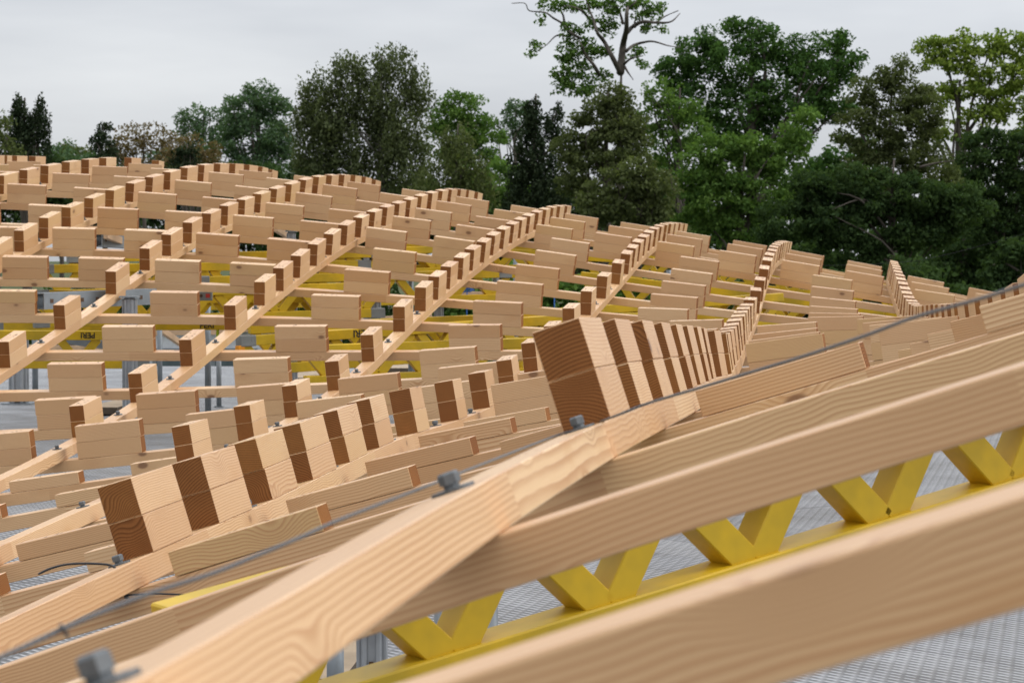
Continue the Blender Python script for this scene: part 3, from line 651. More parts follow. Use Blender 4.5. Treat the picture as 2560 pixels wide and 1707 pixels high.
# steel waling under the left girder, guard rails, plywood, ropes, tape
def beam(name, label, cat, p, q, w, h, mat, group=None):
    c = (Vector(p) + Vector(q)) / 2; bm = bmesh.new(); bar(bm, Vector(p) - c, Vector(q) - c, w, h, bev=0.003)
    o = obj(name, mesh_of(bm, name), mat); o.location = c; return tag(o, label, cat, group)
def channel(label, p, q):
    c = (Vector(p) + Vector(q)) / 2; p = Vector(p) - c; q = Vector(q) - c; X = (q - p).normalized(); Y = UPZ.cross(X).normalized(); bm = bmesh.new()
    for s in (-.05, .05): bar(bm, p + Y * s, q + Y * s, 0.007, 0.10)
    for z in (-.047, .047):
        for s in (-.034, .034): bar(bm, p + Y * s + UPZ * z, q + Y * s + UPZ * z, 0.034, 0.006)
    L = (q - p).length
    for k in range(int(L / 0.12)):
        pp = p + X * (0.06 + k * 0.12); box(bm, pp - Y * 0.054, 0.024, 0.003, 0.024, X, Y, X.cross(Y), mi=1)
    o = obj('steel_waling', mesh_of(bm, 'steel_waling'), [M_GALV, M_HOLE]); o.location = c; return tag(o, label, 'steel beam')
channel('grey steel waling with punched holes under the left yellow girder', at(96, 753, 14.9), at(378, 741, 15.6))
channel('grey steel waling beneath the upper left blocks', at(240, 600, 18.6), at(330, 606, 19.2))
beam('steel_rail', 'flat grey steel rail sloping down right at far left', 'rail', at(120, 843, 16.4), at(262, 862, 16.2), 0.03, 0.055, M_GALV)
bm = bmesh.new(); box(bm, (0, 0, 0), 0.10, 0.03, 0.06, bev=0.004); root = empty('bracket', at(512, 740, 15.9)); tag(root, 'grey bracket with red square and dark dot on the scaffold tube', 'bracket')
obj('plate', mesh_of(bm, 'plate'), M_GREYPLATE, root)
bm = bmesh.new(); box(bm, (0.022, -0.0165, 0.002), 0.028, 0.002, 0.026); obj('red_square', mesh_of(bm, 'red_square'), M_RED, root)
bm = bmesh.new(); bmesh.ops.create_cone(bm, cap_ends=True, segments=12, radius1=0.011, radius2=0.011, depth=0.004, matrix=Matrix.Translation((-0.022, -0.0165, 0.002)) @ Matrix.Rotation(math.pi / 2, 4, 'X')); obj('dot', mesh_of(bm, 'dot'), M_HOLE, root)
beam('orange_support', 'orange support below the grey end cap left of centre', 'support', at(600, 864, 14.6), at(601, 905, 14.6), 0.045, 0.045, M_ORANGE)
RZ = 25.0
rails = [((0, 838), (560, 829)), ((520, 829), (1080, 790)), ((0, 866), (300, 872)), ((1100, 735), (1235, 737))]
for k, (a, c) in enumerate(rails):
    beam('timber_rail', ['long pine guard rail at the far deck edge, left part', 'long pine guard rail at the far deck edge, middle part', 'low pine rail at the far left deck edge', 'pine rail behind the blue ropes right of the middle'][k], 'rail', at(*a, RZ), at(*c, RZ), 0.045, 0.06 if k != 2 else .05, M_PINE, 'pine rails at the deck edge')
for k, (a, c, d) in enumerate([((405, 826), (462, 866), 22.5), ((300, 745), (345, 775), 19), ((683, 760), (700, 783), 20), ((845, 700), (858, 722), 21), ((690, 572), (722, 592), 22), ((265, 588), (300, 602), 18.5), ((0, 808), (24, 822), 20), ((100, 770), (120, 762), 19.5)]):
    beam('timber_brace', ['pine diagonal brace left of the long scaffold tube', 'pine brace left of the slotted prop', 'pine brace left of the orange wing nut prop', 'pine brace behind the bold yellow diagonals', 'pine brace by the square prop head near the crest', 'broad pine brace under the upper left blocks', 'pine brace at the far left edge', 'short pine brace behind the left waling'][k], 'brace', at(*a, d), at(*c, d + .4), 0.04, 0.055, M_PINE, 'pine braces under the shell')
def ply(x0, x1, y, sy, th, label):
    p = onplane(x0, y, DECK_Z + 0.012 + th / 2); q = onplane(x1, y, DECK_Z + 0.012 + th / 2); c = (p + q) / 2
    bm = bmesh.new(); box(bm, (0, 0, 0), (q - p).length, sy, th)
    for f in bm.faces:
        f.normal_update()
        if abs(f.normal.z) < .5: f.material_index = 1
    o = obj('plywood_sheet', mesh_of(bm, 'plywood_sheet'), [M_PLY, M_PLYEDGE]); o.location = c; o.rotation_euler = (0, 0, math.atan2(q.y - p.y, q.x - p.x) - 0.06); return tag(o, label, 'plywood sheet', 'plywood sheets on the deck')
ply(255, 330, 1016, 1.0, 0.05, 'plywood sheet on the deck at left beneath the fifth lath')
ply(730, 840, 942, 1.4, 0.05, 'pile of plywood on the deck left of centre, dark edge forward')
ply(940, 1060, 917, 1.6, 0.05, 'plywood on the deck behind the fourth lath')
ply(830, 910, 1640, 0.9, 0.03, 'blurred plywood on the deck at the bottom beside the wide prop')
def rope(name, label, cat, pts, r, mat, seg=6, n=8, group=None):
    P = spline(pts, n); c = P[0].copy(); bm = bmesh.new(); tube(bm, [p - c for p in P], r, seg); o = obj(name, mesh_of(bm, name, True), mat); o.location = c; return tag(o, label, cat, group)
for k, (x, y0, y1, d) in enumerate([(1167, 718, 795, 21), (1386, 715, 770, 21.5), (1578, 700, 735, 22), (1216, 722, 745, 21.2)]):
    rope('blue_rope', ['blue rope hanging left of the fourth lath gap', 'blue rope hanging in the leafy gap in the middle', 'blue rope slanting in the leafy gap right of third lath', 'short blue rope by the pine rail'][k], 'rope', [at(x + (6 if k == 2 else 1), y0, d), at(x, (y0 + y1) / 2, d), at(x - (5 if k == 2 else 0), y1, d)], 0.0055, M_BLUE, group='blue ropes tied to the scaffold')
bm = bmesh.new()
for k in range(14):
    a = RNG.uniform(0, 6); c = Vector((RNG.gauss(0, .02), RNG.gauss(0, .015), RNG.gauss(0, .012))); tube(bm, [c + Vector((math.cos(a + q) * .03, math.sin(a + q * 1.3) * .02, math.sin(a + q * .8) * .02)) for q in np.linspace(0, 3, 8)], 0.006, 5)
o = obj('rope_bundle', mesh_of(bm, 'rope_bundle', True), M_BLUE); o.location = at(1160, 722, 20.9); tag(o, 'tangled bundle of blue rope above the pine rail', 'rope')
root = empty('tape_measure', at(544, 812, 16.6)); tag(root, 'lime yellow measuring tape with black ticks hanging left of centre', 'tape measure')
bm = bmesh.new(); box(bm, (0, 0, -0.045), 0.020, 0.002, 0.12); obj('blade', mesh_of(bm, 'blade'), M_LIME, root)
bm = bmesh.new()
for k in range(20): box(bm, (0.0045 + (0.0035 if k % 5 else 0.001), -0.0016, 0.008 - k * 0.0055), 0.006 if k % 5 else 0.011, 0.001, 0.0016)
obj('tick_marks', mesh_of(bm, 'tick_marks'), M_INK, root)

# ------------------------------------------------------------------ steel wire rope and cable ties in the foreground
cab = [(-120, 1692, 1.36), (0, 1643, 1.42), (162, 1569, 1.50), (259, 1527, 1.56), (388, 1478, 1.64), (530, 1433, 1.74), (645, 1387, 1.82), (760, 1339, 1.92), (844, 1301, 1.99), (1000, 1241, 2.13)]
def a1_depth(x):          # distance of the bare lath's far upper edge at photo column x
    best = min((abs(pix(q)[0] - x), pix(q)[2]) for q in (frame_a(1, j)[0] - frame_a(1, j)[3] * 0.030 for j in np.linspace(0.5, 2.3, 60))); return best[1]
CP = [at(*q) for q in cab]
for x, y in ((1093, 1205), (1148, 1183), (1250, 1143), (1330, 1112), (1404, 1084), (1476, 1062)): CP.append(at(x, y, a1_depth(x)))
CP += [at(1535, 1041, 3.05), at(1620, 1008, 2.95), at(1740, 972, 2.80), at(1911, 920, 2.60), at(2000, 893, 2.5), at(2157, 841, 2.3), at(2287, 793, 2.15), at(2450, 747, 2.0), at(2560, 712, 1.9), at(2700, 668, 1.8)]
P = spline(CP, 14); c0 = P[0].copy()
m, t, b = base_mat('steel_wire_rope', 0.42, 0.75, 0.5)
at_ = N(t, 'ShaderNodeAttribute', attribute_name='lay'); sx = N(t, 'ShaderNodeSeparateXYZ'); t.links.new(at_.outputs['Vector'], sx.inputs[0])
ph = math_n(t, 'FRACT', math_n(t, 'ADD', math_n(t, 'MULTIPLY', sx.outputs[0], 110.0), math_n(t, 'MULTIPLY', sx.outputs[1], 2.0)))
tri = math_n(t, 'ABSOLUTE', math_n(t, 'SUBTRACT', ph, 0.5))
t.links.new(ramp(t, tri, [(0.05, (0.035, 0.037, 0.040)), (0.35, (0.20, 0.205, 0.21))]), b.inputs['Base Color'])
bp = N(t, 'ShaderNodeBump'); bp.inputs['Distance'].default_value = 0.0008; t.links.new(tri, bp.inputs['Height']); t.links.new(bp.outputs[0], b.inputs['Normal'])
bm = bmesh.new(); tube(bm, [p - c0 for p in P], 0.0017, 10); me = mesh_of(bm, 'wire_rope', True)
lay = []; s_ = 0.0
acc = [0.0]
for a, c in zip(P, P[1:]): acc.append(acc[-1] + (c - a).length)
for k in range(len(P)):
    for q in range(10): lay += [acc[k], q / 10.0, 0]
at2 = me.attributes.new('lay', 'FLOAT_VECTOR', 'POINT'); at2.data.foreach_set('vector', lay[:len(me.vertices) * 3])
o = obj('wire_rope', me, m); o.location = c0; tag(o, 'twisted steel wire rope strung along the bare foreground lath', 'wire rope')
dz = shell_depth(300, 1420)
pA, T, Nn, X = frame_a(2, 3.0); dA = (cam.matrix_world.inverted() @ pA).z if False else (pA - Vector((0, 0, CAMZ))).dot(Vector((0, cp, -sp)))
root = empty('cable_tie', pA); tag(root, 'black cable tie looped round the second lath by its bolt, long tail loose', 'cable tie')
def tie(name, pts, r):
    Q = spline([at(x, y, d) - pA for x, y, d in pts], 6); bm = bmesh.new(); tube(bm, Q, r, 7); return obj(name, mesh_of(bm, name, True), M_BLACK, root)
d0 = dA - 0.055
tie('strap', [(97, 1434, d0 + .02), (125, 1421, d0), (162, 1411, d0), (201, 1408, d0), (249, 1409, d0 - .01), (280, 1414, d0 - .02), (301, 1433, d0 - .035), (309, 1462, d0 - .04), (312, 1486, d0 - .04)], 0.0022)
tie('tail', [(316, 1487, d0 - .04), (360, 1484, d0 - .05), (420, 1484, d0 - .06), (478, 1487, d0 - .05)], 0.0017)
bm = bmesh.new(); box(bm, at(316, 1489, d0 - .042) - pA, 0.008, 0.006, 0.009, bev=0.001); obj('lock', mesh_of(bm, 'lock'), M_BLACK, root)
rope('cable_tie', 'small black cable tie on the wire rope at lower left', 'cable tie', [at(151, 1561, 1.505), at(158, 1570, 1.49), at(163, 1579, 1.49), at(169, 1589, 1.505)], 0.0012, M_BLACK)
rope('guy_wire', 'thin wire crossing in front of the dark trees at right', 'wire', [at(2030, 665, 31), at(2240, 657, 30), at(2360, 638, 29), at(2560, 585, 28), at(2700, 545, 27)], 0.0022, M_INK)
rope('guy_wire', 'grey rope between crest blocks at right', 'wire', [at(1740, 628, 26), at(1900, 660, 25.5), at(2060, 684, 25), at(2150, 706, 25)], 0.006, M_GALV)

# ------------------------------------------------------------------ trees
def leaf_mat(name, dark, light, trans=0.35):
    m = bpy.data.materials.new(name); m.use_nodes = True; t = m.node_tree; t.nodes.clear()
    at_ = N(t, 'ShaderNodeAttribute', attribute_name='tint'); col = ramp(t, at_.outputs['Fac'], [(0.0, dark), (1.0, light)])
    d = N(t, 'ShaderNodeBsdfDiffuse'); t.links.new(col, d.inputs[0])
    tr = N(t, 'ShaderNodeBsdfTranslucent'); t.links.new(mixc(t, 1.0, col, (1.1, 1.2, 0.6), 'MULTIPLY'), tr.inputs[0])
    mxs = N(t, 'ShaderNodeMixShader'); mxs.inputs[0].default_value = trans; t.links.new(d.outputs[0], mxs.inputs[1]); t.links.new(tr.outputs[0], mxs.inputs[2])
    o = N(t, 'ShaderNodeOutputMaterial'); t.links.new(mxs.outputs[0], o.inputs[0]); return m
LEAF = {
    'oak': leaf_mat('oak_leaves', (0.034, 0.074, 0.025), (0.096, 0.174, 0.046)),
    'mid': leaf_mat('green_leaves', (0.054, 0.109, 0.028), (0.163, 0.256, 0.062)),
    'bright': leaf_mat('fresh_leaves', (0.093, 0.147, 0.028), (0.310, 0.380, 0.078)),
    'olive': leaf_mat('olive_leaves', (0.056, 0.071, 0.031), (0.139, 0.163, 0.065)),
    'willow': leaf_mat('willow_leaves', (0.056, 0.071, 0.034), (0.143, 0.167, 0.078)),
    'conifer': leaf_mat('conifer_needles', (0.019, 0.031, 0.017), (0.053, 0.068, 0.037), 0.15),
    'brown': leaf_mat('copper_leaves', (0.096, 0.071, 0.034), (0.217, 0.163, 0.085)),
    'far': leaf_mat('hazed_leaves', (0.053, 0.093, 0.050), (0.132, 0.202, 0.099)),  # distance haze put into the leaf colour, greyer and bluer
    'dark': leaf_mat('dark_green_leaves', (0.025, 0.046, 0.020), (0.074, 0.116, 0.040))}  # dark green leaf colour for the dark trees and shrubs
M_BARK = plain('bark', (0.085, 0.070, 0.055), 0.9, 0, 0.45, 2.0)
M_BARKPALE = plain('pale_bark', (0.24, 0.22, 0.19), 0.9, 0, 0.5, 3.0)
def leaves_mesh(name, C, size, tint, droop=0.0, aspect=0.6):
    """C (n,3) leaf centres; two-triangle leaves with random lie"""
    n = len(C); z = NR.normal(size=(n, 3)); z[:, 2] = np.abs(z[:, 2]) * 0.9 + 0.15; z /= np.linalg.norm(z, axis=1)[:, None]
    u = NR.normal(size=(n, 3)); u[:, 2] -= droop * 4; u -= z * (u * z).sum(1)[:, None]; u /= np.linalg.norm(u, axis=1)[:, None]
    v = np.cross(z, u); s = (size * NR.uniform(0.6, 1.35, n))[:, None]
    bend = z * s * 0.18
    V = np.stack([C - u * s * .5, C + v * s * aspect * .5 + bend, C + u * s * .5, C - v * s * aspect * .5 + bend], 1).reshape(-1, 3)
    me = bpy.data.meshes.new(name); me.vertices.add(4 * n); me.vertices.foreach_set('co', V.ravel())
    me.loops.add(4 * n); me.loops.foreach_set('vertex_index', np.arange(4 * n, dtype=np.int32))
    me.polygons.add(n); me.polygons.foreach_set('loop_start', np.arange(0, 4 * n, 4, dtype=np.int32)); me.polygons.foreach_set('loop_total', np.full(n, 4, np.int32))
    a = me.attributes.new('tint', 'FLOAT', 'FACE'); a.data.foreach_set('value', tint.astype(np.float32))
    me.update(calc_edges=True); return me
NLEAF = [0]
def crown_points(blobs, D, leaf_px, dens, sub_px, gaps, droop, depth):
    """leaf centres in the camera-right / up / depth space of blobs given in photo pixels"""
    k = D / FPX; P, Tn = [], []
    for (cx, cy, rx, ry) in blobs:
        area = math.pi * rx * ry; nsub = max(4, int(area / (sub_px * sub_px) * (3.0 if droop else 2.3) * (1 - gaps)))
        n = max(6, int(area / (leaf_px * leaf_px * 0.62) * dens * 3.6 / nsub))
        d = NR.normal(size=(nsub, 3)); d /= np.linalg.norm(d, axis=1)[:, None]; r = NR.uniform(0.15, 1.0, nsub) ** 0.42
        sc = np.stack([d[:, 0] * rx * r, d[:, 2] * ry * r, d[:, 1] * min(rx, ry * 1.3) * depth * r], 1)
        sc[:, 1] += NR.normal(size=nsub) * sub_px * .15
        ssz = sub_px * NR.uniform(0.55, 1.15, nsub); st = NR.uniform(-0.20, 0.20, nsub)
        for q in range(nsub):
            m_ = int(n * (ssz[q] / sub_px) ** 2 * 1.25) + 3
            e = NR.normal(size=(m_, 3)); e /= np.linalg.norm(e, axis=1)[:, None]; rr = NR.uniform(0, 1, m_) ** 0.38
            e *= rr[:, None] * ssz[q]; e[:, 1] *= 0.62
            if droop: e[:, 0] *= 0.75; e[:, 1] = e[:, 1] * 2.0 - np.abs(NR.normal(size=m_)) * ssz[q] * droop
            X = sc[q, 0] + e[:, 0]; Y = sc[q, 1] + e[:, 1]; Z = sc[q, 2] + e[:, 2]
            P.append(np.stack([cx + X, cy - Y, D + Z * k], 1))
            Tn.append(np.clip(0.45 + st[q] + NR.normal(size=m_) * 0.17, 0, 1))
    P = np.concatenate(P); Tn = np.concatenate(Tn)
    x = (P[:, 0] - 1280) / FPX * D; z = -(P[:, 1] - 853.5) / FPX * D; y = P[:, 2]
    return np.stack([x, y * cp + z * sp, CAMZ - y * sp + z * cp], 1), Tn
def tree(name, label, cat, D, blobs, mat, leaf_px=8.0, dens=1.0, sub_px=34, gaps=0.0, droop=0.0, depth=0.9, trunk=None, tr=0.25, bark=None, limbs=None, group='trees beyond the site', limb_leaf=None):
    cx = trunk[0] if trunk else blobs[0][0]
    base = at(cx, 700, D); base.z = GROUND_Z
    root = empty(name, base); tag(root, label, cat, group)
    C, Tn = crown_points(blobs, D, leaf_px, dens, sub_px, gaps, droop, depth)
    top = trunk[1] if trunk else blobs[0][1]
    bm = bmesh.new(); pt = at(trunk[2] if trunk and len(trunk) > 2 else cx, top, D) - base
    h = pt.z; pts = [Vector((0, 0, 0)), Vector((pt.x * .15 + .1, 0, h * .35)), Vector((pt.x * .5 - .05, .1, h * .7)), pt]
    tube(bm, spline(pts, 4), [tr * .62 * (1 - .85 * k / 12) for k in range(13)], 8)
    # limbs: to a scatter of leaf positions, or given as pixel polylines
    if limbs is None:
        idx = NR.choice(len(C), 12)
        for q in idx:
            e = Vector(C[q]) - base; f = RNG.uniform(.35, .8); s = pts[0].lerp(pts[3], f); mid_ = s.lerp(e, .5) + Vector((RNG.gauss(0, .2), RNG.gauss(0, .2), .25))
            tube(bm, spline([s, mid_, e], 4), [tr * .20 * (1 - .85 * k / 8) for k in range(9)], 5)
    else:
        for L in limbs:
            w0 = L[0]; pl = [at(x, y, D + dz_) - base for x, y, dz_ in L[1:]]
            Q = spline(pl, 5); tube(bm, Q, [max(.012, w0 * D / FPX / 2 * (1 - .85 * k / (len(Q) - 1))) for k in range(len(Q))], 6)
    obj('trunk', mesh_of(bm, 'trunk', True), bark or M_BARK, root)
    C = C - np.array(base)
    NLEAF[0] += len(C)
    o = obj('crown', leaves_mesh('crown', C, leaf_px * D / FPX * 1.25, Tn, droop), LEAF[mat], root)
    return root
# far left to right, photo pixels of the 2560 wide picture
tree('conifer', 'dark olive conifer cut off by the left edge of the view', 'tree', 74, [(-10, 330, 40, 60), (0, 400, 55, 45)], 'olive', trunk=(-15, 280), sub_px=26)
tree('weeping_cedar', 'ragged dark cedar with two heads and drooping right arm at far left', 'tree', 84,
     [(45, 262, 24, 26), (60, 300, 38, 40), (50, 350, 42, 50), (100, 262, 9, 30), (106, 300, 17, 32), (112, 335, 12, 30), (122, 365, 6, 26), (60, 405, 60, 34), (84, 318, 26, 36)], 'conifer', leaf_px=6.5, dens=1.7, sub_px=15, droop=0.9, trunk=(62, 245), tr=.35)
tree('round_tree', 'low mid green tree on the skyline right of the cedar', 'tree', 120, [(150, 385, 32, 32), (180, 400, 40, 34), (120, 400, 34, 30)], 'far', trunk=(150, 370), sub_px=20)
tree('bushy_tree', 'low olive yellow bush on the skyline at left', 'tree', 110, [(190, 392, 38, 26), (215, 400, 36, 26)], 'olive', trunk=(190, 385), sub_px=20, dens=1.2)
tree('small_conifer', 'small dark conifer on the skyline beside the brown tree', 'tree', 92, [(258, 325, 18, 20), (252, 352, 27, 24), (262, 388, 36, 38)], 'conifer', leaf_px=6.5, dens=1.5, sub_px=16, trunk=(258, 308), tr=.25)
tree('copper_tree', 'thin brown leaved tree with sky showing through at left', 'tree', 96, [(330, 350, 52, 40), (390, 345, 56, 38), (300, 370, 36, 30), (430, 362, 36, 30), (360, 395, 80, 30)], 'brown', leaf_px=6.5, dens=0.52, sub_px=15, gaps=.12, trunk=(360, 330), tr=.22)
tree('copper_bush', 'low brown and rust bush in front of the blue green tree', 'tree', 88, [(470, 375, 42, 38), (520, 390, 34, 34), (430, 400, 34, 30)], 'brown', leaf_px=7, dens=1.2, sub_px=20, trunk=(470, 360))
tree('small_conifer', 'squat dark conifer at the foot of the blue green tree', 'tree', 86, [(468, 385, 24, 30), (462, 415, 36, 30)], 'conifer', leaf_px=6.5, dens=1.6, sub_px=16, trunk=(468, 360), tr=.2)
tree('tall_tree', 'tall blue green broadleaf with rounded head left of the willow', 'tree', 118,
     [(655, 235, 42, 36), (620, 275, 62, 44), (690, 285, 42, 48), (640, 330, 90, 56), (590, 320, 56, 40), (700, 350, 40, 56), (570, 390, 70, 50), (660, 410, 80, 50)], 'far', leaf_px=6.5, dens=1.5, sub_px=25, gaps=0, trunk=(650, 230), tr=.4)
tree('broad_tree', 'broad blue green tree with flat shoulders left of the tall one', 'tree', 124, [(490, 285, 46, 24), (540, 290, 42, 26), (470, 310, 40, 22), (530, 330, 60, 36), (500, 350, 60, 34)], 'far', leaf_px=6.5, dens=0.8, sub_px=22, gaps=.06, trunk=(510, 275), tr=.35)
tree('weeping_birch', 'large olive weeping birch with pale broken trunk, left of centre', 'tree', 68,
     [(990, 150, 48, 40), (930, 170, 62, 44), (860, 175, 46, 40), (800, 215, 56, 44), (1040, 215, 44, 54), (930, 235, 110, 56), (820, 275, 76, 62), (780, 330, 64, 80), (1000, 300, 84, 70), (900, 330, 120, 80), (780, 420, 60, 60), (880, 430, 110, 60), (1010, 400, 76, 80)], 'willow', leaf_px=7.0, dens=1.5, sub_px=25, droop=1.1, trunk=(955, 140), tr=.28, bark=M_BARKPALE)
tree('round_tree', 'rounded mid green tree between the birch and the dark conifer', 'tree', 88, [(1150, 262, 50, 36), (1120, 300, 56, 46), (1185, 310, 44, 46), (1130, 360, 70, 60), (1215, 350, 46, 46), (1190, 420, 70, 60)], 'mid', leaf_px=7, dens=1.7, sub_px=26, trunk=(1150, 250))
tree('round_tree', 'small distant green tree left of the conifer tip', 'tree', 112, [(1290, 268, 34, 22), (1300, 300, 50, 36), (1250, 330, 44, 36)], 'far', leaf_px=6.5, dens=1.0, sub_px=20, trunk=(1290, 258))
tree('young_birch', 'small olive birch below the rounded tree in the middle', 'tree', 56, [(1145, 345, 40, 44), (1130, 400, 56, 56), (1170, 430, 50, 60), (1080, 465, 70, 46), (1190, 470, 60, 40)], 'olive', leaf_px=7.5, dens=1.15, sub_px=24, droop=.7, trunk=(1145, 310), tr=.12)
tree('dark_conifer', 'nearly black pointed conifer in the middle of the skyline', 'tree', 60,
     [(1338, 268, 12, 36), (1320, 275, 10, 26), (1345, 310, 34, 30), (1325, 350, 46, 36), (1335, 400, 66, 44), (1340, 450, 84, 46), (1340, 500, 96, 46), (1395, 290, 8, 40), (1385, 340, 26, 36)], 'conifer', leaf_px=7.5, dens=1.7, sub_px=20, droop=.35, trunk=(1340, 235), tr=.22)
# the tall thin oak: limbs from the photo, leaf clumps along them
def px(cx, cy, s=0.2296, ox=1250, oy=0): return (ox + cx * s, oy + cy * s)
LB = [[34, (1310, 800), (1340, 500), (1375, 330), (1380, 150), (1400, 60), (1430, -40)], [22, (1380, 360), (1450, 290), (1560, 240), (1700, 250), (1860, 240), (1960, 150)], [16, (1375, 560), (1450, 500), (1560, 465), (1670, 455), (1830, 500), (1960, 520)],
      [24, (1310, 790), (1210, 600), (1130, 450), (1060, 360), (1020, 230), (970, 100), (930, -20)], [14, (1350, 700), (1430, 640), (1560, 610)], [12, (1350, 720), (1400, 800), (1450, 870)], [16, (1060, 330), (950, 180), (870, 110), (760, 70), (640, 80)],
      [12, (700, 270), (690, 180), (650, 110), (560, 80)], [13, (870, 420), (760, 350), (680, 260), (580, 200), (490, 140), (320, 120), (270, 40), (130, 40)], [10, (760, 400), (620, 390), (520, 480), (420, 560)], [18, (1080, 820), (1020, 710), (930, 600), (880, 480), (790, 400)],
      [14, (1340, 260), (1300, 130), (1250, 60), (1180, 0)], [12, (1400, 100), (1460, 40), (1520, -30)], [10, (1470, 300), (1470, 230), (1540, 120), (1590, -20)], [10, (1700, 250), (1800, 180), (1940, 120)]]
LB = [[L[0] * 0.60] + [px(*q) + (RNG.uniform(-.9, .9) * (k > 0),) for k, q in enumerate(L[1:])] for L in LB]
OK = [px(x, y) + (rx * .2296, ry * .2296) for x, y, rx, ry in [(760, 320, 130, 90), (900, 460, 150, 110), (720, 560, 130, 110), (820, 720, 170, 110), (660, 830, 120, 110), (1000, 600, 150, 100), (1080, 260, 130, 100), (1000, 60, 160, 80), (560, 60, 170, 70), (780, 60, 120, 70), (1500, 130, 130, 90), (1640, 280, 130, 70), (1700, 120, 130, 80), (1250, 130, 100, 120), (400, 490, 70, 70), (350, 600, 40, 50), (1190, 330, 90, 90), (1480, 570, 90, 60), (1560, 680, 90, 60), (1790, 330, 60, 60), (480, 230, 70, 40), (880, 950, 190, 130), (700, 960, 130, 90), (1090, 830, 120, 70), (1500, 30, 200, 50), (1250, 20, 160, 60), (1150, 560, 80, 70)]]
tree('tall_oak', 'tall thin crowned oak with bare limbs rising out of the top of the view', 'tree', 62, OK, 'mid', leaf_px=8, dens=1.15, sub_px=18, gaps=.12, depth=.8, trunk=(1553, 190), tr=.30, limbs=LB)
tree('oak_understorey', 'leafy branching tree filling the gap right of the tall oak trunk', 'tree', 64, [(1650, 235, 60, 36), (1700, 270, 60, 44), (1640, 300, 50, 50), (1720, 330, 60, 50), (1660, 370, 60, 50)], 'mid', leaf_px=7.5, dens=.95, sub_px=22, gaps=.1, trunk=(1700, 220), tr=.2)
tree('dense_tree', 'dense olive green dome below the tall oak', 'tree', 52,
     [(1530, 245, 44, 36), (1490, 300, 64, 56), (1560, 300, 54, 50), (1450, 370, 60, 60), (1530, 370, 90, 66), (1580, 360, 40, 56), (1450, 440, 60, 56)], 'olive', leaf_px=8, dens=1.9, sub_px=28, trunk=(1520, 230), tr=.25)
tree('dense_tree', 'domed bushy tree at the edge of the roof, right of the dark conifer', 'tree', 44,
     [(1600, 430, 60, 40), (1560, 470, 84, 50), (1640, 480, 64, 56), (1590, 530, 110, 56), (1500, 510, 60, 60), (1660, 560, 60, 40)], 'olive', leaf_px=9, dens=1.9, sub_px=28, trunk=(1600, 410), tr=.2)
tree('great_oak', 'great dark green oak with lobed crown right of centre', 'tree', 78,
     [(1790, 100, 52, 40), (1860, 85, 60, 36), (1920, 105, 60, 44), (1990, 130, 56, 44), (2080, 115, 44, 40), (2110, 160, 44, 56), (1740, 140, 60, 50), (1690, 180, 56, 56), (1820, 170, 100, 70), (1950, 190, 100, 70), (2070, 200, 76, 60), (1720, 260, 76, 60), (1850, 270, 100, 70), (1980, 280, 100, 70), (2090, 260, 56, 56), (1790, 340, 90, 56), (1900, 360, 100, 56)], 'oak', leaf_px=8, dens=1.5, sub_px=30, gaps=.05, trunk=(1880, 110), tr=.5)
tree('light_green_tree', 'lighter green bushy tree under the great oak', 'tree', 56,  # lighter green comes from its leaf colour
     [(1780, 370, 60, 40), (1740, 420, 60, 50), (1880, 370, 60, 44), (1840, 430, 90, 56), (1960, 400, 70, 60), (2010, 330, 50, 60), (1770, 490, 84, 60), (1900, 500, 100, 60), (1740, 560, 60, 50), (1850, 570, 90, 50)], 'mid', leaf_px=8.5, dens=1.9, sub_px=30, trunk=(1850, 360), tr=.25)
tree('alder', 'tall dull green alder with visible trunks right of the great oak', 'tree', 50,
     [(2240, 175, 44, 30), (2190, 220, 56, 44), (2270, 230, 66, 50), (2150, 280, 56, 50), (2250, 300, 90, 60), (2310, 290, 50, 60), (2180, 360, 90, 56), (2290, 380, 80, 60), (2220, 430, 110, 50), (2330, 450, 70, 60)], 'olive', leaf_px=7.5, dens=1.6, sub_px=27, gaps=.04, trunk=(2228, 170, 2232), tr=.16,
     limbs=[[14, (2272, 330, 0), (2278, 290, 0), (2300, 240, .5)], [11, (2274, 310, 0), (2240, 270, .3), (2220, 250, .4)], [10, (2150, 330, .5), (2165, 355, 0), (2175, 375, 0)], [7, (2300, 418, -1.5), (2340, 408, -1.5), (2385, 402, -1.6)]])
tree('maple', 'bright yellow green maple at the right edge with sky gaps', 'tree', 58,
     [(2330, 125, 46, 30), (2390, 110, 46, 26), (2460, 115, 60, 30), (2540, 110, 60, 34), (2370, 160, 70, 36), (2480, 170, 80, 44), (2570, 180, 60, 50), (2420, 225, 70, 30), (2520, 250, 70, 40), (2360, 240, 50, 30), (2460, 285, 70, 30), (2560, 310, 60, 40), (2380, 330, 60, 30)], 'bright', leaf_px=9, dens=1.5, sub_px=24, gaps=.08, trunk=(2400, 200), tr=.28)
tree('dark_alder', 'broad dark tree overhanging the roof crest at right', 'tree', 40,
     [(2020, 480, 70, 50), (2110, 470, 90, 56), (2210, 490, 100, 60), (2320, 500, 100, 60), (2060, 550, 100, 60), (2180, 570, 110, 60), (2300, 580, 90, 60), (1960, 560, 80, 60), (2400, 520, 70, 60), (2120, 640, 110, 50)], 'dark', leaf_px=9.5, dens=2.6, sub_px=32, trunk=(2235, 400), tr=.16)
tree('dark_tree', 'dark green tree filling the right edge below the maple', 'tree', 54,
     [(2480, 380, 80, 60), (2570, 400, 70, 80), (2420, 430, 60, 50), (2500, 470, 80, 60), (2570, 520, 70, 80), (2470, 560, 80, 60), (2540, 640, 80, 60)], 'dark', leaf_px=8.5, dens=2.4, sub_px=30, trunk=(2500, 350), tr=.25)
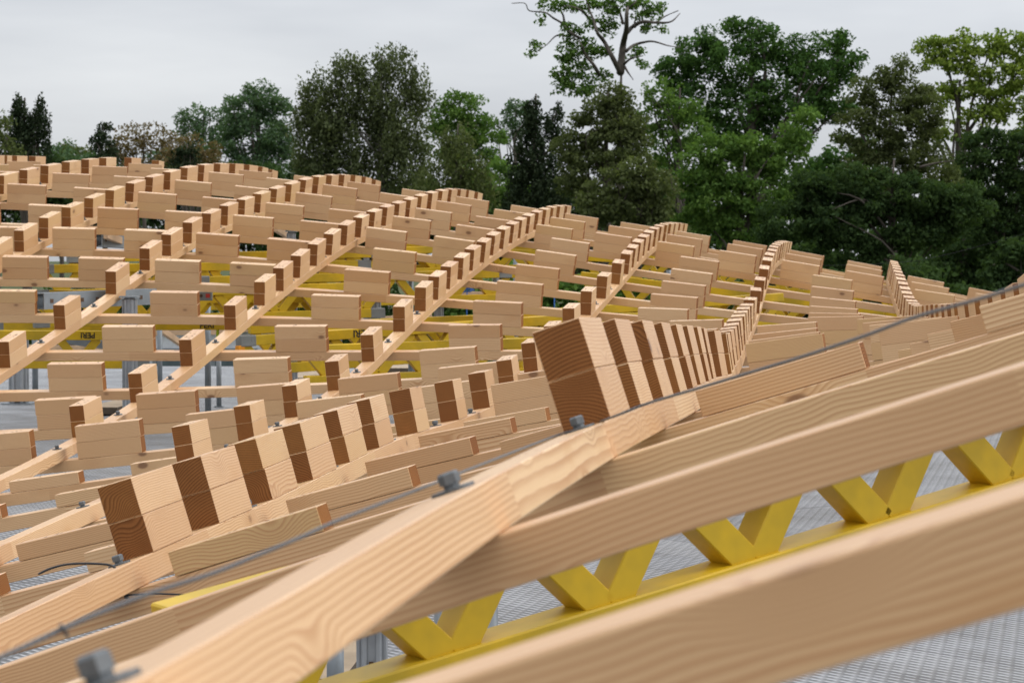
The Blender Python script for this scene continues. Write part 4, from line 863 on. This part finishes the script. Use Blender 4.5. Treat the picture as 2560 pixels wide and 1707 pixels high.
# woodland edge behind: taller backing trees so that no horizon shows between the trunks
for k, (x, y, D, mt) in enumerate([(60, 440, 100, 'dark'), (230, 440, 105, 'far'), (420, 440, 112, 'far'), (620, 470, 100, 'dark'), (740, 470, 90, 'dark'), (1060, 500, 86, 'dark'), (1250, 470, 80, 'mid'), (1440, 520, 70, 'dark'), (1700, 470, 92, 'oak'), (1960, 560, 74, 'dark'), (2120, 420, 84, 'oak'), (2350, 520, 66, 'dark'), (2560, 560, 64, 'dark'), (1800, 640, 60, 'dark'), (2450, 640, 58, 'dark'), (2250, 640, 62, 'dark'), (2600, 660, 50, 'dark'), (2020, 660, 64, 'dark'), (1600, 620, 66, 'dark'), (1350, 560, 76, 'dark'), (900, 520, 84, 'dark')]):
    tree('understorey_tree', 'dense lower tree at the wood edge, %s from the left' % ordw(k + 1), 'tree', D, [(x, y, 110, 66), (x - 70, y + 50, 90, 60), (x + 70, y + 50, 90, 60), (x, y + 100, 130, 60)], mt, leaf_px=11, dens=2.2, sub_px=34, depth=.6, trunk=(x, y - 30), tr=.2)
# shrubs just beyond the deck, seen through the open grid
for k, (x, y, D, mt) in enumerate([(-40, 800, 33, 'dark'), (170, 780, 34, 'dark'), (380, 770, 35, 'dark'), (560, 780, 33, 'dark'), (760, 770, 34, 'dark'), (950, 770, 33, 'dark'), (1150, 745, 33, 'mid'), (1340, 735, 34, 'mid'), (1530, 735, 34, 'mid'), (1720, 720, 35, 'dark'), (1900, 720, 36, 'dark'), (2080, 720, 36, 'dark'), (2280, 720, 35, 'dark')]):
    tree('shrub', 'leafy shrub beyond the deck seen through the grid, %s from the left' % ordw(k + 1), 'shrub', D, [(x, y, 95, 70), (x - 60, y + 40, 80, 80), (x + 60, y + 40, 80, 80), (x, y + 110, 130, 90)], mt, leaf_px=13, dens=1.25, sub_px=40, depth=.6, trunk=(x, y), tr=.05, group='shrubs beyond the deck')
print('leaves', NLEAF[0])
# site cabin far behind the left part of the grid
root = empty('site_cabin', at(462, 850, 30)); root.location.z = GROUND_Z; tag(root, 'pale site cabin with grey framed windows glimpsed under the left laths', 'cabin')
bm = bmesh.new(); box(bm, (0, 0, 1.15), 2.4, 1.6, 2.3); obj('wall', mesh_of(bm, 'wall'), M_WHITE, root)
bm = bmesh.new(); box(bm, (0, 0, 2.36), 2.6, 1.8, 0.10); obj('roof', mesh_of(bm, 'roof'), M_GALV, root)
for q in (-.7, 0.0, .7):
    bm = bmesh.new(); box(bm, (0, 0, 0), .55, .04, .8); w = obj('window', mesh_of(bm, 'window'), M_GALV, root); w.location = (q, -.82, 1.7)
    bm = bmesh.new(); box(bm, (0, -.022, 0), .45, .006, .7); obj('pane', mesh_of(bm, 'pane'), plain('pane_glass', (0.10, 0.13, 0.14), 0.1), w)
